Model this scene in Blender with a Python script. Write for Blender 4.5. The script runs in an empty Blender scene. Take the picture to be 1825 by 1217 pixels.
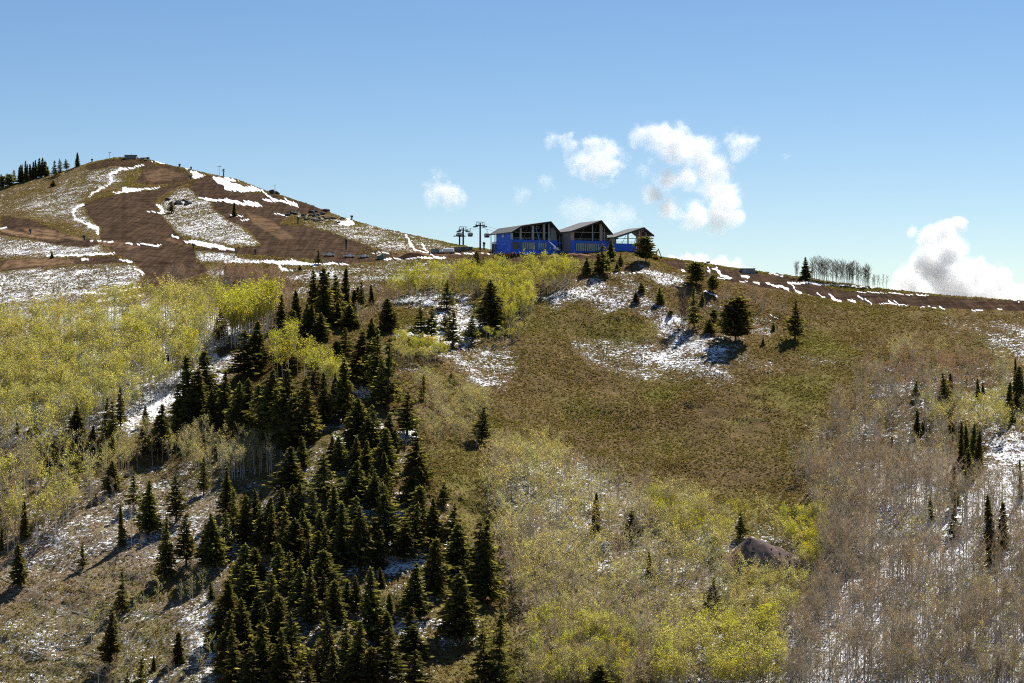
import bpy, math, random
import numpy as np
from math import sin, cos, tan, pi, radians, sqrt

SEED = 11
rng = np.random.default_rng(SEED)
random.seed(SEED)
scene = bpy.context.scene
col = scene.collection

# ------------------------------------------------------------------ camera model (metres; camera at the origin looking along +Y)
F, CU, CV = 3650.0, 912.5, 608.5

def P(u, v, Y):
    return np.array([(u - CU) / F * Y, Y, (CV - v) / F * Y])

# ------------------------------------------------------------------ mesh helpers
class MB:
    """collects quads / triangles and links them as one mesh object"""
    def __init__(self):
        self.v, self.f, self.n = [], [], 0

    def raw(self, verts, faces):
        verts = np.asarray(verts, float).reshape(-1, 3)
        self.v.append(verts)
        for f in faces:
            self.f.append(tuple(i + self.n for i in f))
        self.n += len(verts)
        return self

    def box(self, c, s, rz=0.0, taper=1.0, M=None):
        sx, sy, sz = s[0] / 2, s[1] / 2, s[2] / 2
        p = np.array([[-sx, -sy, -sz], [sx, -sy, -sz], [sx, sy, -sz], [-sx, sy, -sz],
                      [-sx * taper, -sy * taper, sz], [sx * taper, -sy * taper, sz], [sx * taper, sy * taper, sz], [-sx * taper, sy * taper, sz]])
        if M is not None:
            p = p @ np.array(M).T
        if rz:
            R = np.array([[cos(rz), -sin(rz), 0], [sin(rz), cos(rz), 0], [0, 0, 1]])
            p = p @ R.T
        return self.raw(p + np.asarray(c), [(3, 2, 1, 0), (4, 5, 6, 7), (0, 1, 5, 4), (1, 2, 6, 5), (2, 3, 7, 6), (3, 0, 4, 7)])

    def tube(self, pts, rad, k=6, cap=True):
        pts = np.asarray(pts, float)
        rad = np.broadcast_to(np.asarray(rad, float), (len(pts),))
        V, n = [], len(pts)
        for i in range(n):
            d = pts[min(i + 1, n - 1)] - pts[max(i - 1, 0)]
            d = d / (np.linalg.norm(d) + 1e-9)
            a = np.cross(d, [0, 0, 1.0]) if abs(d[2]) < 0.9 else np.cross(d, [1.0, 0, 0])
            a /= np.linalg.norm(a)
            b = np.cross(d, a)
            for j in range(k):
                t = 2 * pi * j / k
                V.append(pts[i] + rad[i] * (cos(t) * a + sin(t) * b))
        Fc = []
        for i in range(n - 1):
            for j in range(k):
                Fc.append((i * k + j, i * k + (j + 1) % k, (i + 1) * k + (j + 1) % k, (i + 1) * k + j))
        if cap:
            Fc.append(tuple(range(k - 1, -1, -1)))
            Fc.append(tuple((n - 1) * k + j for j in range(k)))
        return self.raw(V, Fc)

    def prism(self, prof, y0, y1):
        """profile in local (x, z), extruded from y0 to y1"""
        n = len(prof)
        V = [(p[0], y0, p[1]) for p in prof] + [(p[0], y1, p[1]) for p in prof]
        Fc = [tuple(range(n - 1, -1, -1)), tuple(range(n, 2 * n))]
        Fc = [tuple(reversed(f)) for f in Fc]
        for i in range(n):
            j = (i + 1) % n
            Fc.append((i, j, n + j, n + i))
        return self.raw(V, Fc)

    def build(self, name, mat, parent=None, smooth=False):
        me = bpy.data.meshes.new(name)
        V = np.concatenate(self.v) if self.v else np.zeros((0, 3))
        me.from_pydata(V.tolist(), [], self.f)
        me.materials.append(mat)
        if smooth:
            me.polygons.foreach_set('use_smooth', np.ones(len(me.polygons), bool))
        o = bpy.data.objects.new(name, me)
        col.objects.link(o)
        if parent is not None:
            o.parent = parent
        return o

def np_mesh(name, V, Q, mats, T=None, colr=None, smooth=False, mat_idx=None):
    """fast mesh from numpy arrays: Q quads (n,4), T triangles (m,3)"""
    V = np.asarray(V, np.float32)
    Q = np.zeros((0, 4), np.int32) if Q is None else np.asarray(Q, np.int32)
    T = np.zeros((0, 3), np.int32) if T is None else np.asarray(T, np.int32)
    me = bpy.data.meshes.new(name)
    me.vertices.add(len(V))
    me.vertices.foreach_set('co', V.ravel())
    li = np.concatenate([Q.ravel(), T.ravel()]).astype(np.int32)
    me.loops.add(len(li))
    me.loops.foreach_set('vertex_index', li)
    st = np.concatenate([np.arange(len(Q)) * 4, len(Q) * 4 + np.arange(len(T)) * 3]).astype(np.int32)
    me.polygons.add(len(st))
    me.polygons.foreach_set('loop_start', st)
    if mat_idx is not None:
        me.polygons.foreach_set('material_index', np.asarray(mat_idx, np.int32))
    if smooth:
        me.polygons.foreach_set('use_smooth', np.ones(len(st), bool))
    for m in mats:
        me.materials.append(m)
    if colr is not None:
        at = me.attributes.new('tint', 'FLOAT_COLOR', 'POINT')
        c4 = np.ones((len(V), 4), np.float32)
        c4[:, :3] = colr
        at.data.foreach_set('color', c4.ravel())
    me.update(calc_edges=True)
    return me

def link(name, me, parent=None, loc=None):
    o = bpy.data.objects.new(name, me)
    col.objects.link(o)
    if parent is not None:
        o.parent = parent
    if loc is not None:
        o.location = loc
    return o

def tag(o, label=None, cat=None, group=None, kind=None):
    if label: o['label'] = label
    if cat: o['category'] = cat
    if group: o['group'] = group
    if kind: o['kind'] = kind
    return o

def empty(name, loc, rz=0.0, label=None, cat=None, group=None):
    o = bpy.data.objects.new(name, None)
    o.empty_display_size = 0.5
    col.objects.link(o)
    o.location = loc
    o.rotation_euler = (0, 0, rz)
    return tag(o, label, cat, group)

# ------------------------------------------------------------------ smooth value noise
def vnoise(x, y, seed=0):
    r = np.random.default_rng(seed).random((256, 256))
    xi, yi = np.floor(x).astype(int), np.floor(y).astype(int)
    fx, fy = x - xi, y - yi
    fx, fy = fx * fx * (3 - 2 * fx), fy * fy * (3 - 2 * fy)
    g = lambda a, b: r[a % 256, b % 256]
    return (g(xi, yi) * (1 - fx) * (1 - fy) + g(xi + 1, yi) * fx * (1 - fy) + g(xi, yi + 1) * (1 - fx) * fy + g(xi + 1, yi + 1) * fx * fy) * 2 - 1

def fbm(x, y, seed=0, oct=4):
    s, a = 0, 1.0
    for k in range(oct):
        s = s + a * vnoise(x * 2 ** k, y * 2 ** k, seed + k)
        a *= 0.5
    return s

# ------------------------------------------------------------------ terrain: hillside profile measured column by column
SKY = [(-900, 460), (-300, 375), (0, 334), (60, 318), (95, 311), (120, 302), (140, 296), (160, 289), (200, 281), (235, 278.5), (265, 284), (300, 293), (345, 303),
       (380, 311), (420, 318), (470, 338), (520, 354), (560, 367), (600, 383), (640, 396), (700, 411), (760, 424), (810, 435),
       (850, 442), (880, 446), (1000, 449), (1085, 448), (1110, 447), (1150, 449), (1180, 458), (1240, 467), (1300, 476), (1350, 483),
       (1420, 492), (1480, 501), (1540, 510), (1600, 517), (1700, 527), (1825, 536), (2000, 548), (2700, 570)]
COLS = {
    -900: [(460, 1400), (560, 1010), (700, 880), (850, 795), (1000, 730), (1217, 640), (1400, 580)],
    -300: [(375, 1500), (450, 1200), (540, 1000), (700, 870), (850, 785), (1000, 715), (1217, 635), (1400, 580)],
    0: [(334, 1500), (420, 1220), (540, 1000), (700, 870), (850, 785), (1000, 715), (1217, 630), (1400, 575)],
    235: [(278, 1520), (330, 1400), (420, 1170), (500, 1020), (600, 930), (700, 860), (850, 775), (1000, 705), (1217, 622), (1400, 568)],
    420: [(318, 1420), (380, 1240), (440, 1105), (480, 1050), (520, 1005), (640, 892), (800, 795), (1000, 695), (1217, 612), (1400, 560)],
    600: [(383, 1255), (420, 1160), (450, 1085), (470, 1050), (520, 990), (600, 905), (800, 765), (1000, 672), (1217, 598), (1400, 550)],
    760: [(424, 1165), (440, 1105), (455, 1060), (480, 1025), (600, 905), (800, 770), (1000, 675), (1217, 597), (1400, 550)],
    880: [(446, 1110), (452, 1052), (460, 1036), (480, 1015), (600, 918), (800, 785), (1000, 690), (1217, 605), (1400, 555)],
    1100: [(447, 1080), (452, 1045), (480, 1010), (550, 960), (700, 872), (850, 785), (1000, 702), (1217, 612), (1400, 558)],
    1300: [(476, 1060), (500, 1010), (600, 935), (700, 868), (850, 785), (950, 728), (1217, 612), (1400, 560)],
    1500: [(504, 1040), (525, 1010), (560, 975), (650, 898), (800, 805), (950, 720), (1217, 606), (1400, 556)],
    1825: [(536, 1000), (552, 980), (650, 890), (800, 785), (950, 700), (1217, 596), (1400, 548)],
    2700: [(570, 980), (650, 890), (800, 780), (950, 690), (1217, 590), (1400, 540)],
}
VB = 1400.0
skx, sky_ = np.array([p[0] for p in SKY], float), np.array([p[1] for p in SKY], float)

def pchip(x, y, xq):
    x, y = np.asarray(x, float), np.asarray(y, float)
    h, d = np.diff(x), np.diff(y) / np.diff(x)
    m = np.zeros(len(x))
    for i in range(1, len(x) - 1):
        if d[i - 1] * d[i] > 0:
            w1, w2 = 2 * h[i] + h[i - 1], h[i] + 2 * h[i - 1]
            m[i] = (w1 + w2) / (w1 / d[i - 1] + w2 / d[i])
    m[0], m[-1] = d[0], d[-1]
    i = np.clip(np.searchsorted(x, xq) - 1, 0, len(x) - 2)
    t = (xq - x[i]) / h[i]
    return ((2 * t**3 - 3 * t**2 + 1) * y[i] + (t**3 - 2 * t**2 + t) * h[i] * m[i] + (-2 * t**3 + 3 * t**2) * y[i + 1] + (t**3 - t**2) * h[i] * m[i + 1])

def skyline(u):
    i = np.interp(u, skx, sky_)
    return i + 0.7 * vnoise(np.asarray(u) / 9.0, np.asarray(u) * 0 + 3.3, 5) + 0.5 * vnoise(np.asarray(u) / 4.0, np.asarray(u) * 0 + 3.3, 6)

us = np.concatenate([np.arange(-900, -21, 40), np.arange(-20, 1846, 2.6), np.arange(1870, 2701, 40)])
ts = np.concatenate([np.linspace(0, 0.12, 60)[:-1], np.linspace(0.12, 0.86, 330)[:-1], np.linspace(0.86, 1, 20)])
NU, NT = len(us), len(ts)
vs_u = skyline(us)
ck = sorted(COLS)
tab = np.zeros((len(ck), NT))
for a, k in enumerate(ck):
    pts = COLS[k]
    v0 = pts[0][0]
    tk = [(p[0] - v0) / (VB - v0) for p in pts]
    tab[a] = pchip(tk, [p[1] for p in pts], ts)
YY = np.zeros((NU, NT))
for j in range(NT):
    YY[:, j] = pchip(ck, tab[:, j], us)
UU = np.repeat(us[:, None], NT, 1)
VV = vs_u[:, None] + ts[None, :] * (VB - vs_u[:, None])
taper = np.clip(ts / 0.06, 0, 1)[None, :]
YY += taper * (3.2 * fbm(UU / 120, VV / 55, 21, 3) + 1.0 * vnoise(UU / 24, VV / 14, 33))
# keep depth falling down the slope
for j in range(1, NT):
    YY[:, j] = np.minimum(YY[:, j], YY[:, j - 1] - 0.03)
XX = (UU - CU) / F * YY
ZZ = (CV - VV) / F * YY

def grid_sample(A, u, v):
    u = np.atleast_1d(np.asarray(u, float)); v = np.atleast_1d(np.asarray(v, float))
    i = np.clip(np.searchsorted(us, u) - 1, 0, NU - 2)
    fu = np.clip((u - us[i]) / (us[i + 1] - us[i]), 0, 1)
    v0 = vs_u[i] * (1 - fu) + vs_u[i + 1] * fu
    t = np.clip((v - v0) / (VB - v0), 0, 1)
    j = np.clip(np.searchsorted(ts, t) - 1, 0, NT - 2)
    ft = np.clip((t - ts[j]) / (ts[j + 1] - ts[j]), 0, 1)
    return (A[i, j] * (1 - fu) * (1 - ft) + A[i + 1, j] * fu * (1 - ft) + A[i, j + 1] * (1 - fu) * ft + A[i + 1, j + 1] * fu * ft)

def G(u, v):
    """the point of the ground seen at (u, v)"""
    Y = grid_sample(YY, u, v); X = grid_sample(XX, u, v); Z = grid_sample(ZZ, u, v)
    r = np.stack([X, Y, Z], -1)
    return r[0] if np.ndim(u) == 0 else r

def in_poly(u, v, poly):
    poly = np.asarray(poly, float)
    ins = np.zeros(np.shape(u), bool)
    n = len(poly)
    for i in range(n):
        x1, y1 = poly[i]; x2, y2 = poly[(i + 1) % n]
        c = ((y1 > v) != (y2 > v)) & (u < (x2 - x1) * (v - y1) / (y2 - y1 + 1e-12) + x1)
        ins ^= c
    return ins

def line_dist(u, v, pts):
    d = np.full(np.shape(u), 1e9)
    for (x1, y1), (x2, y2) in zip(pts[:-1], pts[1:]):
        dx, dy = x2 - x1, y2 - y1
        t = np.clip(((u - x1) * dx + (v - y1) * dy) / (dx * dx + dy * dy + 1e-9), 0, 1)
        d = np.minimum(d, np.hypot(u - x1 - t * dx, v - y1 - t * dy))
    return d
SKY_STR, SUN_STR, EXPOSURE = 0.052, 5.0, 0.9
SKY_ALT, SKY_AIR, SKY_DUST, SKY_OZ = 2400, 1.0, 0.5, 1.3
VOL_B = 16
DENOISE = False
# ------------------------------------------------------------------ what covers the ground (survey of the hillside: snow, bare soil, tracks, grass)
def zz(ox, oy, s, pts):
    return [(ox + x / s, oy + y / s) for x, y in pts]
LH = lambda pts: zz(0, 240, 3.926, pts)
MH = lambda pts: zz(400, 270, 3.926, pts)
MC = lambda pts: zz(460, 440, 3.926, pts)
KN = lambda pts: zz(900, 420, 3.147, pts)
RR = lambda pts: zz(1365, 420, 3.802, pts)

snow = np.zeros((NU, NT)); dirt = np.zeros((NU, NT)); tanm = np.zeros((NU, NT)); green = np.zeros((NU, NT)); litter = np.zeros((NU, NT))
wu = UU + 2.2 * fbm(UU / 11, VV / 6, 71, 3)
wv = VV + 1.4 * fbm(UU / 9, VV / 6, 81, 3)

def area(A, val, pts, soft=0.0):
    m = in_poly(wu, wv, pts)
    if soft:
        d = line_dist(UU, VV, list(pts) + [pts[0]])
        w = np.where(m, np.clip(0.5 + d / (2 * soft), 0, 1), np.clip(0.5 - d / (2 * soft), 0, 1))
        A[:] = A * (1 - w) + val * w
    else:
        A[m] = val

def stroke(A, val, pts, w):
    d = line_dist(wu, wv, pts)
    m = d < w / 2
    A[m] = val

# --- broad snow cover
SNOWK = 0.82
for val, pts, soft in [
    (0.50, [(-60, 330), (0, 336), (60, 322), (140, 300), (200, 288), (240, 300), (215, 330), (170, 345), (150, 365), (180, 400), (178, 425), (150, 412), (100, 395), (70, 388), (0, 384), (-60, 384)], 10),
    (0.28, [(0, 340), (60, 324), (140, 300), (150, 320), (90, 345), (0, 365)], 8),
    (0.62, [(-60, 425), (0, 422), (100, 430), (165, 432), (195, 448), (200, 455), (60, 458), (-60, 460)], 4),
    (0.62, [(-60, 484), (0, 480), (130, 472), (230, 468), (256, 485), (252, 508), (190, 525), (120, 540), (-60, 552)], 6),
    (0.66, [(276, 368), (300, 348), (325, 334), (345, 338), (352, 350), (376, 358), (380, 372), (402, 390), (432, 402), (467, 437), (440, 440), (400, 436), (350, 428), (318, 415), (293, 393)], 3),
    (0.80, LH([(1370, 820), (1560, 820), (1800, 880), (1800, 893), (1400, 890)]), 3),
    (0.62, LH([(1450, 925), (1760, 915), (1760, 960), (1560, 1005), (1450, 985)]), 4),
    (0.60, MH([(560, 510), (640, 520), (800, 500), (900, 510), (1000, 495), (1130, 540), (1260, 565), (1330, 690), (1300, 715), (1130, 705), (900, 640), (760, 590)]), 5),
    (0.55, MH([(1000, 490), (1260, 560), (1420, 600), (1700, 660), (1700, 690), (1420, 712), (1330, 690)]), 5),
    (0.50, MH([(430, 410), (560, 400), (700, 420), (800, 470), (900, 505), (700, 520), (560, 500)]), 5),
    (0.42, MH([(370, 800), (500, 790), (640, 790), (900, 760), (1300, 740), (1640, 740), (1640, 860), (1300, 890), (900, 905), (600, 880), (370, 850)]), 8),
    (0.85, MH([(310, 905), (420, 880), (560, 870), (600, 840), (740, 820), (800, 850), (900, 880), (1400, 862), (1560, 858), (1300, 892), (900, 908), (600, 890), (400, 912)]), 4),
    (0.45, [(500, 505), (600, 500), (700, 505), (690, 520), (560, 535), (500, 530)], 6),
    (0.66, MC([(780, 400), (900, 360), (1100, 315), (1240, 305), (1500, 330), (1480, 420), (1340, 430), (1100, 430), (920, 410)]), 5),
    (0.74, MC([(1250, 430), (1480, 400), (1540, 480), (1700, 560), (1560, 600), (1500, 700), (1240, 740), (1180, 690), (960, 620), (960, 585), (1100, 560)]), 6),
    (0.52, MC([(1200, 740), (1500, 690), (1760, 640), (1840, 800), (1760, 1000), (1550, 1010), (1400, 860)]), 8),
    (0.5, MC([(960, 820), (1120, 820), (1150, 880), (960, 900)]), 5),
    # knoll right of the lodge
    (0.66, KN([(160, 350), (300, 300), (400, 255), (480, 225), (520, 215), (600, 300), (640, 380), (560, 430), (500, 390), (380, 360), (280, 420)]), 8),
    (0.62, KN([(560, 290), (700, 300), (900, 380), (960, 440), (1000, 490), (850, 485), (700, 420), (540, 430)]), 8),
    (0.55, KN([(700, 120), (760, 125), (900, 230), (1010, 225), (1010, 270), (900, 285), (760, 200)]), 6),
    (0.80, KN([(780, 200), (900, 215), (1000, 235), (1000, 262), (900, 272)]), 6),
    (0.85, KN([(880, 450), (1000, 440), (1020, 500), (900, 500)]), 6),
    (0.46, KN([(700, 200), (800, 300), (900, 400), (860, 430), (700, 330), (600, 220)]), 8),
    (0.64, KN([(850, 485), (1010, 500), (1150, 560), (1350, 590), (1330, 660), (1250, 700), (1280, 820), (1000, 800), (860, 780), (700, 730), (420, 640), (400, 600), (640, 590), (880, 600)]), 14),
    (0.56, KN([(400, 600), (700, 730), (860, 790), (700, 790), (480, 720)]), 10),
    (0.45, KN([(1350, 440), (1500, 470), (1560, 560), (1400, 560), (1340, 500)]), 8),
    (0.35, KN([(1000, 320), (1130, 320), (1250, 380), (1300, 470), (1150, 460)]), 8),
    (0.42, KN([(1300, 660), (1500, 700), (1560, 760), (1360, 740)]), 8),
    # right-hand slope
    (0.32, RR([(900, 560), (1749, 530), (1749, 700), (1400, 690)]), 10),
    (0.56, RR([(1420, 690), (1620, 640), (1900, 620), (1900, 850), (1749, 840), (1560, 790)]), 8),
    (0.30, RR([(560, 720), (700, 740), (640, 790), (560, 770)]), 6),
    (0.32, RR([(250, 820), (440, 810), (540, 870), (420, 900), (280, 880)]), 6),
    (0.42, [(1540, 640), (1700, 650), (1825, 640), (1900, 640), (1900, 760), (1700, 770), (1560, 760)], 20),
    (0.40, [(1440, 760), (1560, 720), (1700, 760), (1640, 860), (1480, 880)], 20),
    (0.66, [(1745, 790), (1760, 765), (1900, 760), (1900, 920), (1790, 930), (1740, 880)], 12),
    (0.72, [(1620, 880), (1740, 860), (1900, 900), (1900, 1300), (1400, 1300), (1400, 1150), (1480, 1040), (1560, 980)], 20),
    (0.55, [(1560, 870), (1700, 860), (1640, 980), (1520, 1000)], 16),
    (0.42, [(900, 820), (1050, 840), (1250, 900), (1440, 950), (1440, 1120), (1200, 1100), (960, 1000), (880, 900)], 20),
    (0.60, [(1190, 1130), (1420, 1110), (1420, 1300), (1150, 1300)], 16),
    (0.5, [(920, 820), (1000, 820), (1010, 850), (930, 860)], 6),
    # left flank and the gully
    (0.62, [(-60, 560), (100, 545), (250, 530), (420, 560), (480, 600), (430, 640), (360, 690), (230, 770), (0, 800), (-60, 800)], 10),
    (0.62, [(385, 660), (410, 640), (436, 632), (424, 662), (400, 680), (370, 700)], 6),
    (0.8, [(215, 745), (260, 715), (330, 690), (350, 700), (300, 740), (230, 780)], 8),
    (0.30, [(0, 800), (140, 840), (300, 800), (470, 800), (480, 900), (200, 900), (0, 940)], 16),
    (0.44, [(130, 900), (330, 850), (420, 900), (380, 1010), (200, 1010), (60, 1050), (0, 1040), (0, 960)], 22),
    (0.30, [(-60, 1040), (60, 1050), (260, 1040), (380, 1060), (380, 1300), (-60, 1300)], 22),
    (0.50, [(20, 1120), (100, 1120), (90, 1170), (10, 1170)], 12),
    (0.6, [(320, 1080), (400, 1040), (400, 1240), (330, 1220)], 12),
    # under the big conifer stand
    (0.36, [(470, 760), (640, 700), (740, 770), (730, 850), (800, 900), (860, 1060), (800, 1140), (720, 1300), (380, 1300), (400, 1080), (330, 1020), (380, 960), (480, 860)], 14),
    (0.9, [(600, 775), (650, 765), (640, 790), (590, 800)], 6),
    (0.9, [(705, 770), (740, 765), (745, 785), (705, 782)], 4),
    (0.88, [(655, 980), (740, 950), (760, 1000), (700, 1020), (630, 1010)], 8),
    (0.8, [(770, 1110), (860, 1100), (850, 1145), (790, 1150)], 6),
    (0.85, [(690, 1100), (760, 1110), (750, 1130), (700, 1130)], 6),
    (0.8, [(625, 690), (665, 680), (670, 710), (630, 715)], 6),
    (0.6, [(1020, 815), (1060, 820), (1050, 850), (1020, 850)], 6),
]:
    area(snow, val * SNOWK, pts, soft * 1.7)

# --- bare soil
for val, pts in [
    (1, LH([(1430, 285), (1360, 320), (1200, 355), (1060, 385), (900, 405), (760, 430), (640, 455), (590, 500), (610, 560), (660, 620), (708, 650), (700, 720), (720, 760), (800, 830), (930, 890), (1015, 970), (1005, 1050), (1080, 1060), (1300, 1005), (1450, 960), (1440, 930), (1380, 885), (1360, 800), (1250, 700), (1160, 610), (1085, 490), (1110, 440), (1180, 400), (1300, 345), (1400, 340)])),
    (1, [(364, 312), (378, 314), (396, 330), (430, 342), (470, 342), (482, 346), (520, 357), (560, 369), (590, 381), (560, 384), (530, 378), (505, 388), (498, 400), (540, 402), (570, 408), (615, 424), (650, 436), (672, 448), (668, 456), (620, 462), (565, 470), (560, 462), (500, 458), (420, 452), (346, 446), (346, 440), (420, 442), (467, 438), (440, 408), (404, 390), (380, 372), (376, 356), (352, 350), (335, 334)]),
    (0.9, LH([(960, 215), (1150, 205), (1280, 240), (1340, 280), (1330, 320), (1200, 350), (1000, 350), (940, 330), (1000, 260)])),
    (0.85, [(150, 296), (190, 284), (235, 280), (280, 288), (262, 300), (200, 296), (160, 305)]),
    (1, LH([(0, 570), (200, 590), (330, 640), (480, 700), (650, 735), (700, 760), (620, 790), (400, 770), (200, 730), (0, 700)])),
    (1, LH([(0, 880), (200, 865), (520, 860), (800, 850), (930, 895), (700, 905), (520, 905), (300, 925), (0, 955)])),
    (1, [(480, 345), (500, 350), (560, 366), (590, 380), (560, 380), (500, 365)]),
    (0.85, MH([(0, 800), (180, 800), (360, 850), (500, 940), (480, 980), (200, 980), (0, 960)])),
    (1, [(560, 462), (700, 456), (760, 452), (860, 446), (1070, 455), (1060, 462), (900, 466), (850, 462), (780, 459), (700, 464), (620, 470), (560, 472)]),
    (0.75, [(640, 440), (700, 452), (880, 446), (1000, 449), (1000, 458), (800, 458), (640, 460)]),
    (1, KN([(850, 125), (960, 130), (1050, 150), (1150, 168), (1400, 205), (1700, 250), (1825, 300), (1825, 345), (1700, 325), (1500, 300), (1300, 262), (1180, 245), (1100, 225), (1000, 195), (900, 160)])),
    (1, RR([(0, 285), (130, 312), (380, 350), (620, 383), (830, 390), (1100, 405), (1400, 428), (1560, 435), (1900, 445), (1900, 520), (1749, 512), (1400, 500), (1200, 492), (1050, 478), (950, 470), (780, 465), (640, 448), (500, 440), (360, 415), (240, 385), (0, 315)])),
    (0.7, MC([(0, 1000), (40, 960), (220, 880), (225, 920), (60, 1010)])),
    (0.6, [(385, 622), (425, 605), (430, 618), (390, 640)]),
]:
    area(dirt, val, pts, 1.2)
# snow gone where the soil was graded, patches re-laid below
snow *= (1 - np.clip(dirt, 0, 1))
for val, pts in [(0.9, LH([(0, 655), (60, 665), (250, 705), (420, 722), (420, 735), (250, 722), (60, 690), (0, 675)])),
                 (0.6, LH([(150, 650), (330, 660), (560, 715), (600, 745), (400, 715), (200, 690)])),
                 (0.55, LH([(60, 870), (400, 862), (520, 870), (510, 905), (300, 915), (0, 940)])),
                 (0.45, LH([(660, 735), (800, 745), (1000, 780), (900, 800), (700, 770)])),
                 (0.5, [(700, 455), (860, 447), (1000, 452), (1000, 456), (860, 452), (700, 459)]),
                 (0.35, LH([(1000, 260), (1150, 235), (1290, 280), (1200, 320), (1040, 330)])),
                 (0.4, LH([(1180, 720), (1350, 780), (1330, 790), (1150, 735)])),
                 (0.4, MH([(150, 420), (330, 480), (480, 600), (400, 620), (200, 500)])),
                 (0.5, MH([(1220, 710), (1420, 708), (1440, 735), (1230, 735)]))]:
    area(tanm, val, pts, 1.5)
# --- solid snow patches and drifts
for w, pts in [
    (2.6, LH([(1010, 212), (900, 235), (840, 242)])), (4.5, LH([(840, 240), (790, 265), (770, 285), (775, 320), (760, 345)])),
    (2.5, LH([(760, 345), (720, 372), (660, 400), (630, 425)])), (5, LH([(590, 482), (545, 500), (510, 540)])), (2.6, LH([(510, 540), (525, 590), (600, 620)])),
    (7, LH([(610, 625), (680, 650)])), (4, LH([(685, 650), (688, 690)])), (2, LH([(1060, 183), (1150, 205)])),
    (2, LH([(640, 742), (790, 752)])), (3, LH([(880, 760), (1000, 768), (1120, 777)])), (3, LH([(1200, 705), (1250, 718)])),
    (2, LH([(1030, 535), (1140, 545)])), (5, LH([(1100, 490), (1140, 540)])), (2, LH([(780, 408), (860, 405)])),
    (4, LH([(1395, 442), (1520, 455), (1640, 470), (1735, 490)])), (2, MH([(270, 342), (420, 345)])),
    (3.4, MH([(275, 282), (330, 328), (400, 345), (500, 368)])), (2.4, MH([(425, 325), (460, 350), (505, 370)])), (2, MH([(465, 378), (525, 383)])),
    (2.4, MH([(450, 292), (515, 330)])), (3, MH([(355, 433), (440, 445)])), (2, MH([(370, 285), (390, 290)])),
    (4, MH([(790, 415), (840, 455), (890, 490)])), (3.4, MH([(880, 450), (930, 465), (985, 485)])),
    (4, MH([(1270, 582), (1295, 635), (1340, 690)])), (2.6, MH([(1375, 618), (1400, 680), (1425, 705)])), (2.2, MH([(1340, 690), (1450, 718)])),
    (2.2, MH([(1045, 707), (1150, 712)])), (2.6, MH([(1110, 752), (1300, 745), (1550, 742)])), (1.6, [(800, 450), (880, 452), (960, 452)]),
    (3.2, LH([(670, 1168), (820, 1145), (1000, 1122)])), (3, LH([(560, 1107), (800, 1112), (980, 1060)])), (2, LH([(940, 930), (1000, 965), (990, 985)])),
    (1.8, LH([(0, 1090), (20, 1020), (40, 990)])), (3, LH([(840, 875), (920, 892)])), (4, LH([(570, 870), (610, 868)])), (3, LH([(330, 850), (800, 833)])),
    (2.2, LH([(1690, 600), (1740, 592)])), (2, LH([(1600, 568), (1700, 572)])), (2, LH([(0, 650), (40, 650)])),
    (2, [(530, 470), (620, 470)]),
    (2.2, RR([(0, 318), (80, 345)])), (3.6, RR([(90, 340), (155, 362)])), (3.2, RR([(175, 330), (205, 370), (235, 385)])), (2, RR([(280, 400), (320, 405)])),
    (3.4, RR([(355, 385), (372, 412), (400, 416)])), (4, RR([(430, 390), (450, 425), (510, 443)])), (3.4, RR([(560, 435), (610, 448)])), (2.4, RR([(590, 430), (612, 450)])),
    (3.6, RR([(620, 405), (650, 430)])), (4, RR([(665, 425), (715, 455)])), (3.6, RR([(780, 463), (860, 460)])), (3.6, RR([(825, 440), (850, 465), (960, 475)])), (2.2, RR([(880, 445), (920, 470)])),
    (2, RR([(1050, 482), (1080, 478)])), (2.4, RR([(1110, 472), (1145, 488)])), (2.6, RR([(1170, 480), (1205, 495)])), (2.6, RR([(1395, 500), (1460, 503)])), (1.6, RR([(1560, 504), (1610, 502)])),
    (2.6, RR([(620, 380), (760, 386)])), (2.4, RR([(760, 386), (1000, 398), (1100, 405)])), (2.2, RR([(1680, 440), (1720, 448)])),
    (4, RR([(150, 318), (420, 330)])), (3, RR([(420, 330), (740, 348)])), (1.8, RR([(830, 358), (890, 362)])), (2.5, RR([(20, 250), (110, 275)])),
    (2.6, KN([(1135, 175), (1150, 208)])), (2, KN([(1150, 178), (1175, 188)])), (4, KN([(1185, 185), (1220, 220), (1262, 240)])), (2, KN([(985, 192), (1010, 200)])), (2.4, KN([(1190, 232), (1225, 242)])),
    (3, KN([(1325, 222), (1365, 235)])), (3, KN([(1320, 255), (1360, 258)])), (3, KN([(1390, 258), (1430, 272)])), (1.4, KN([(590, 206), (780, 208)])), (2, KN([(1120, 310), (1185, 340)])),
    (2, KN([(1480, 440), (1530, 460)])),
]:
    stroke(snow, 1.0, pts, w * (0.72 if pts[0][0] > 1365 else 0.95))
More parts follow.
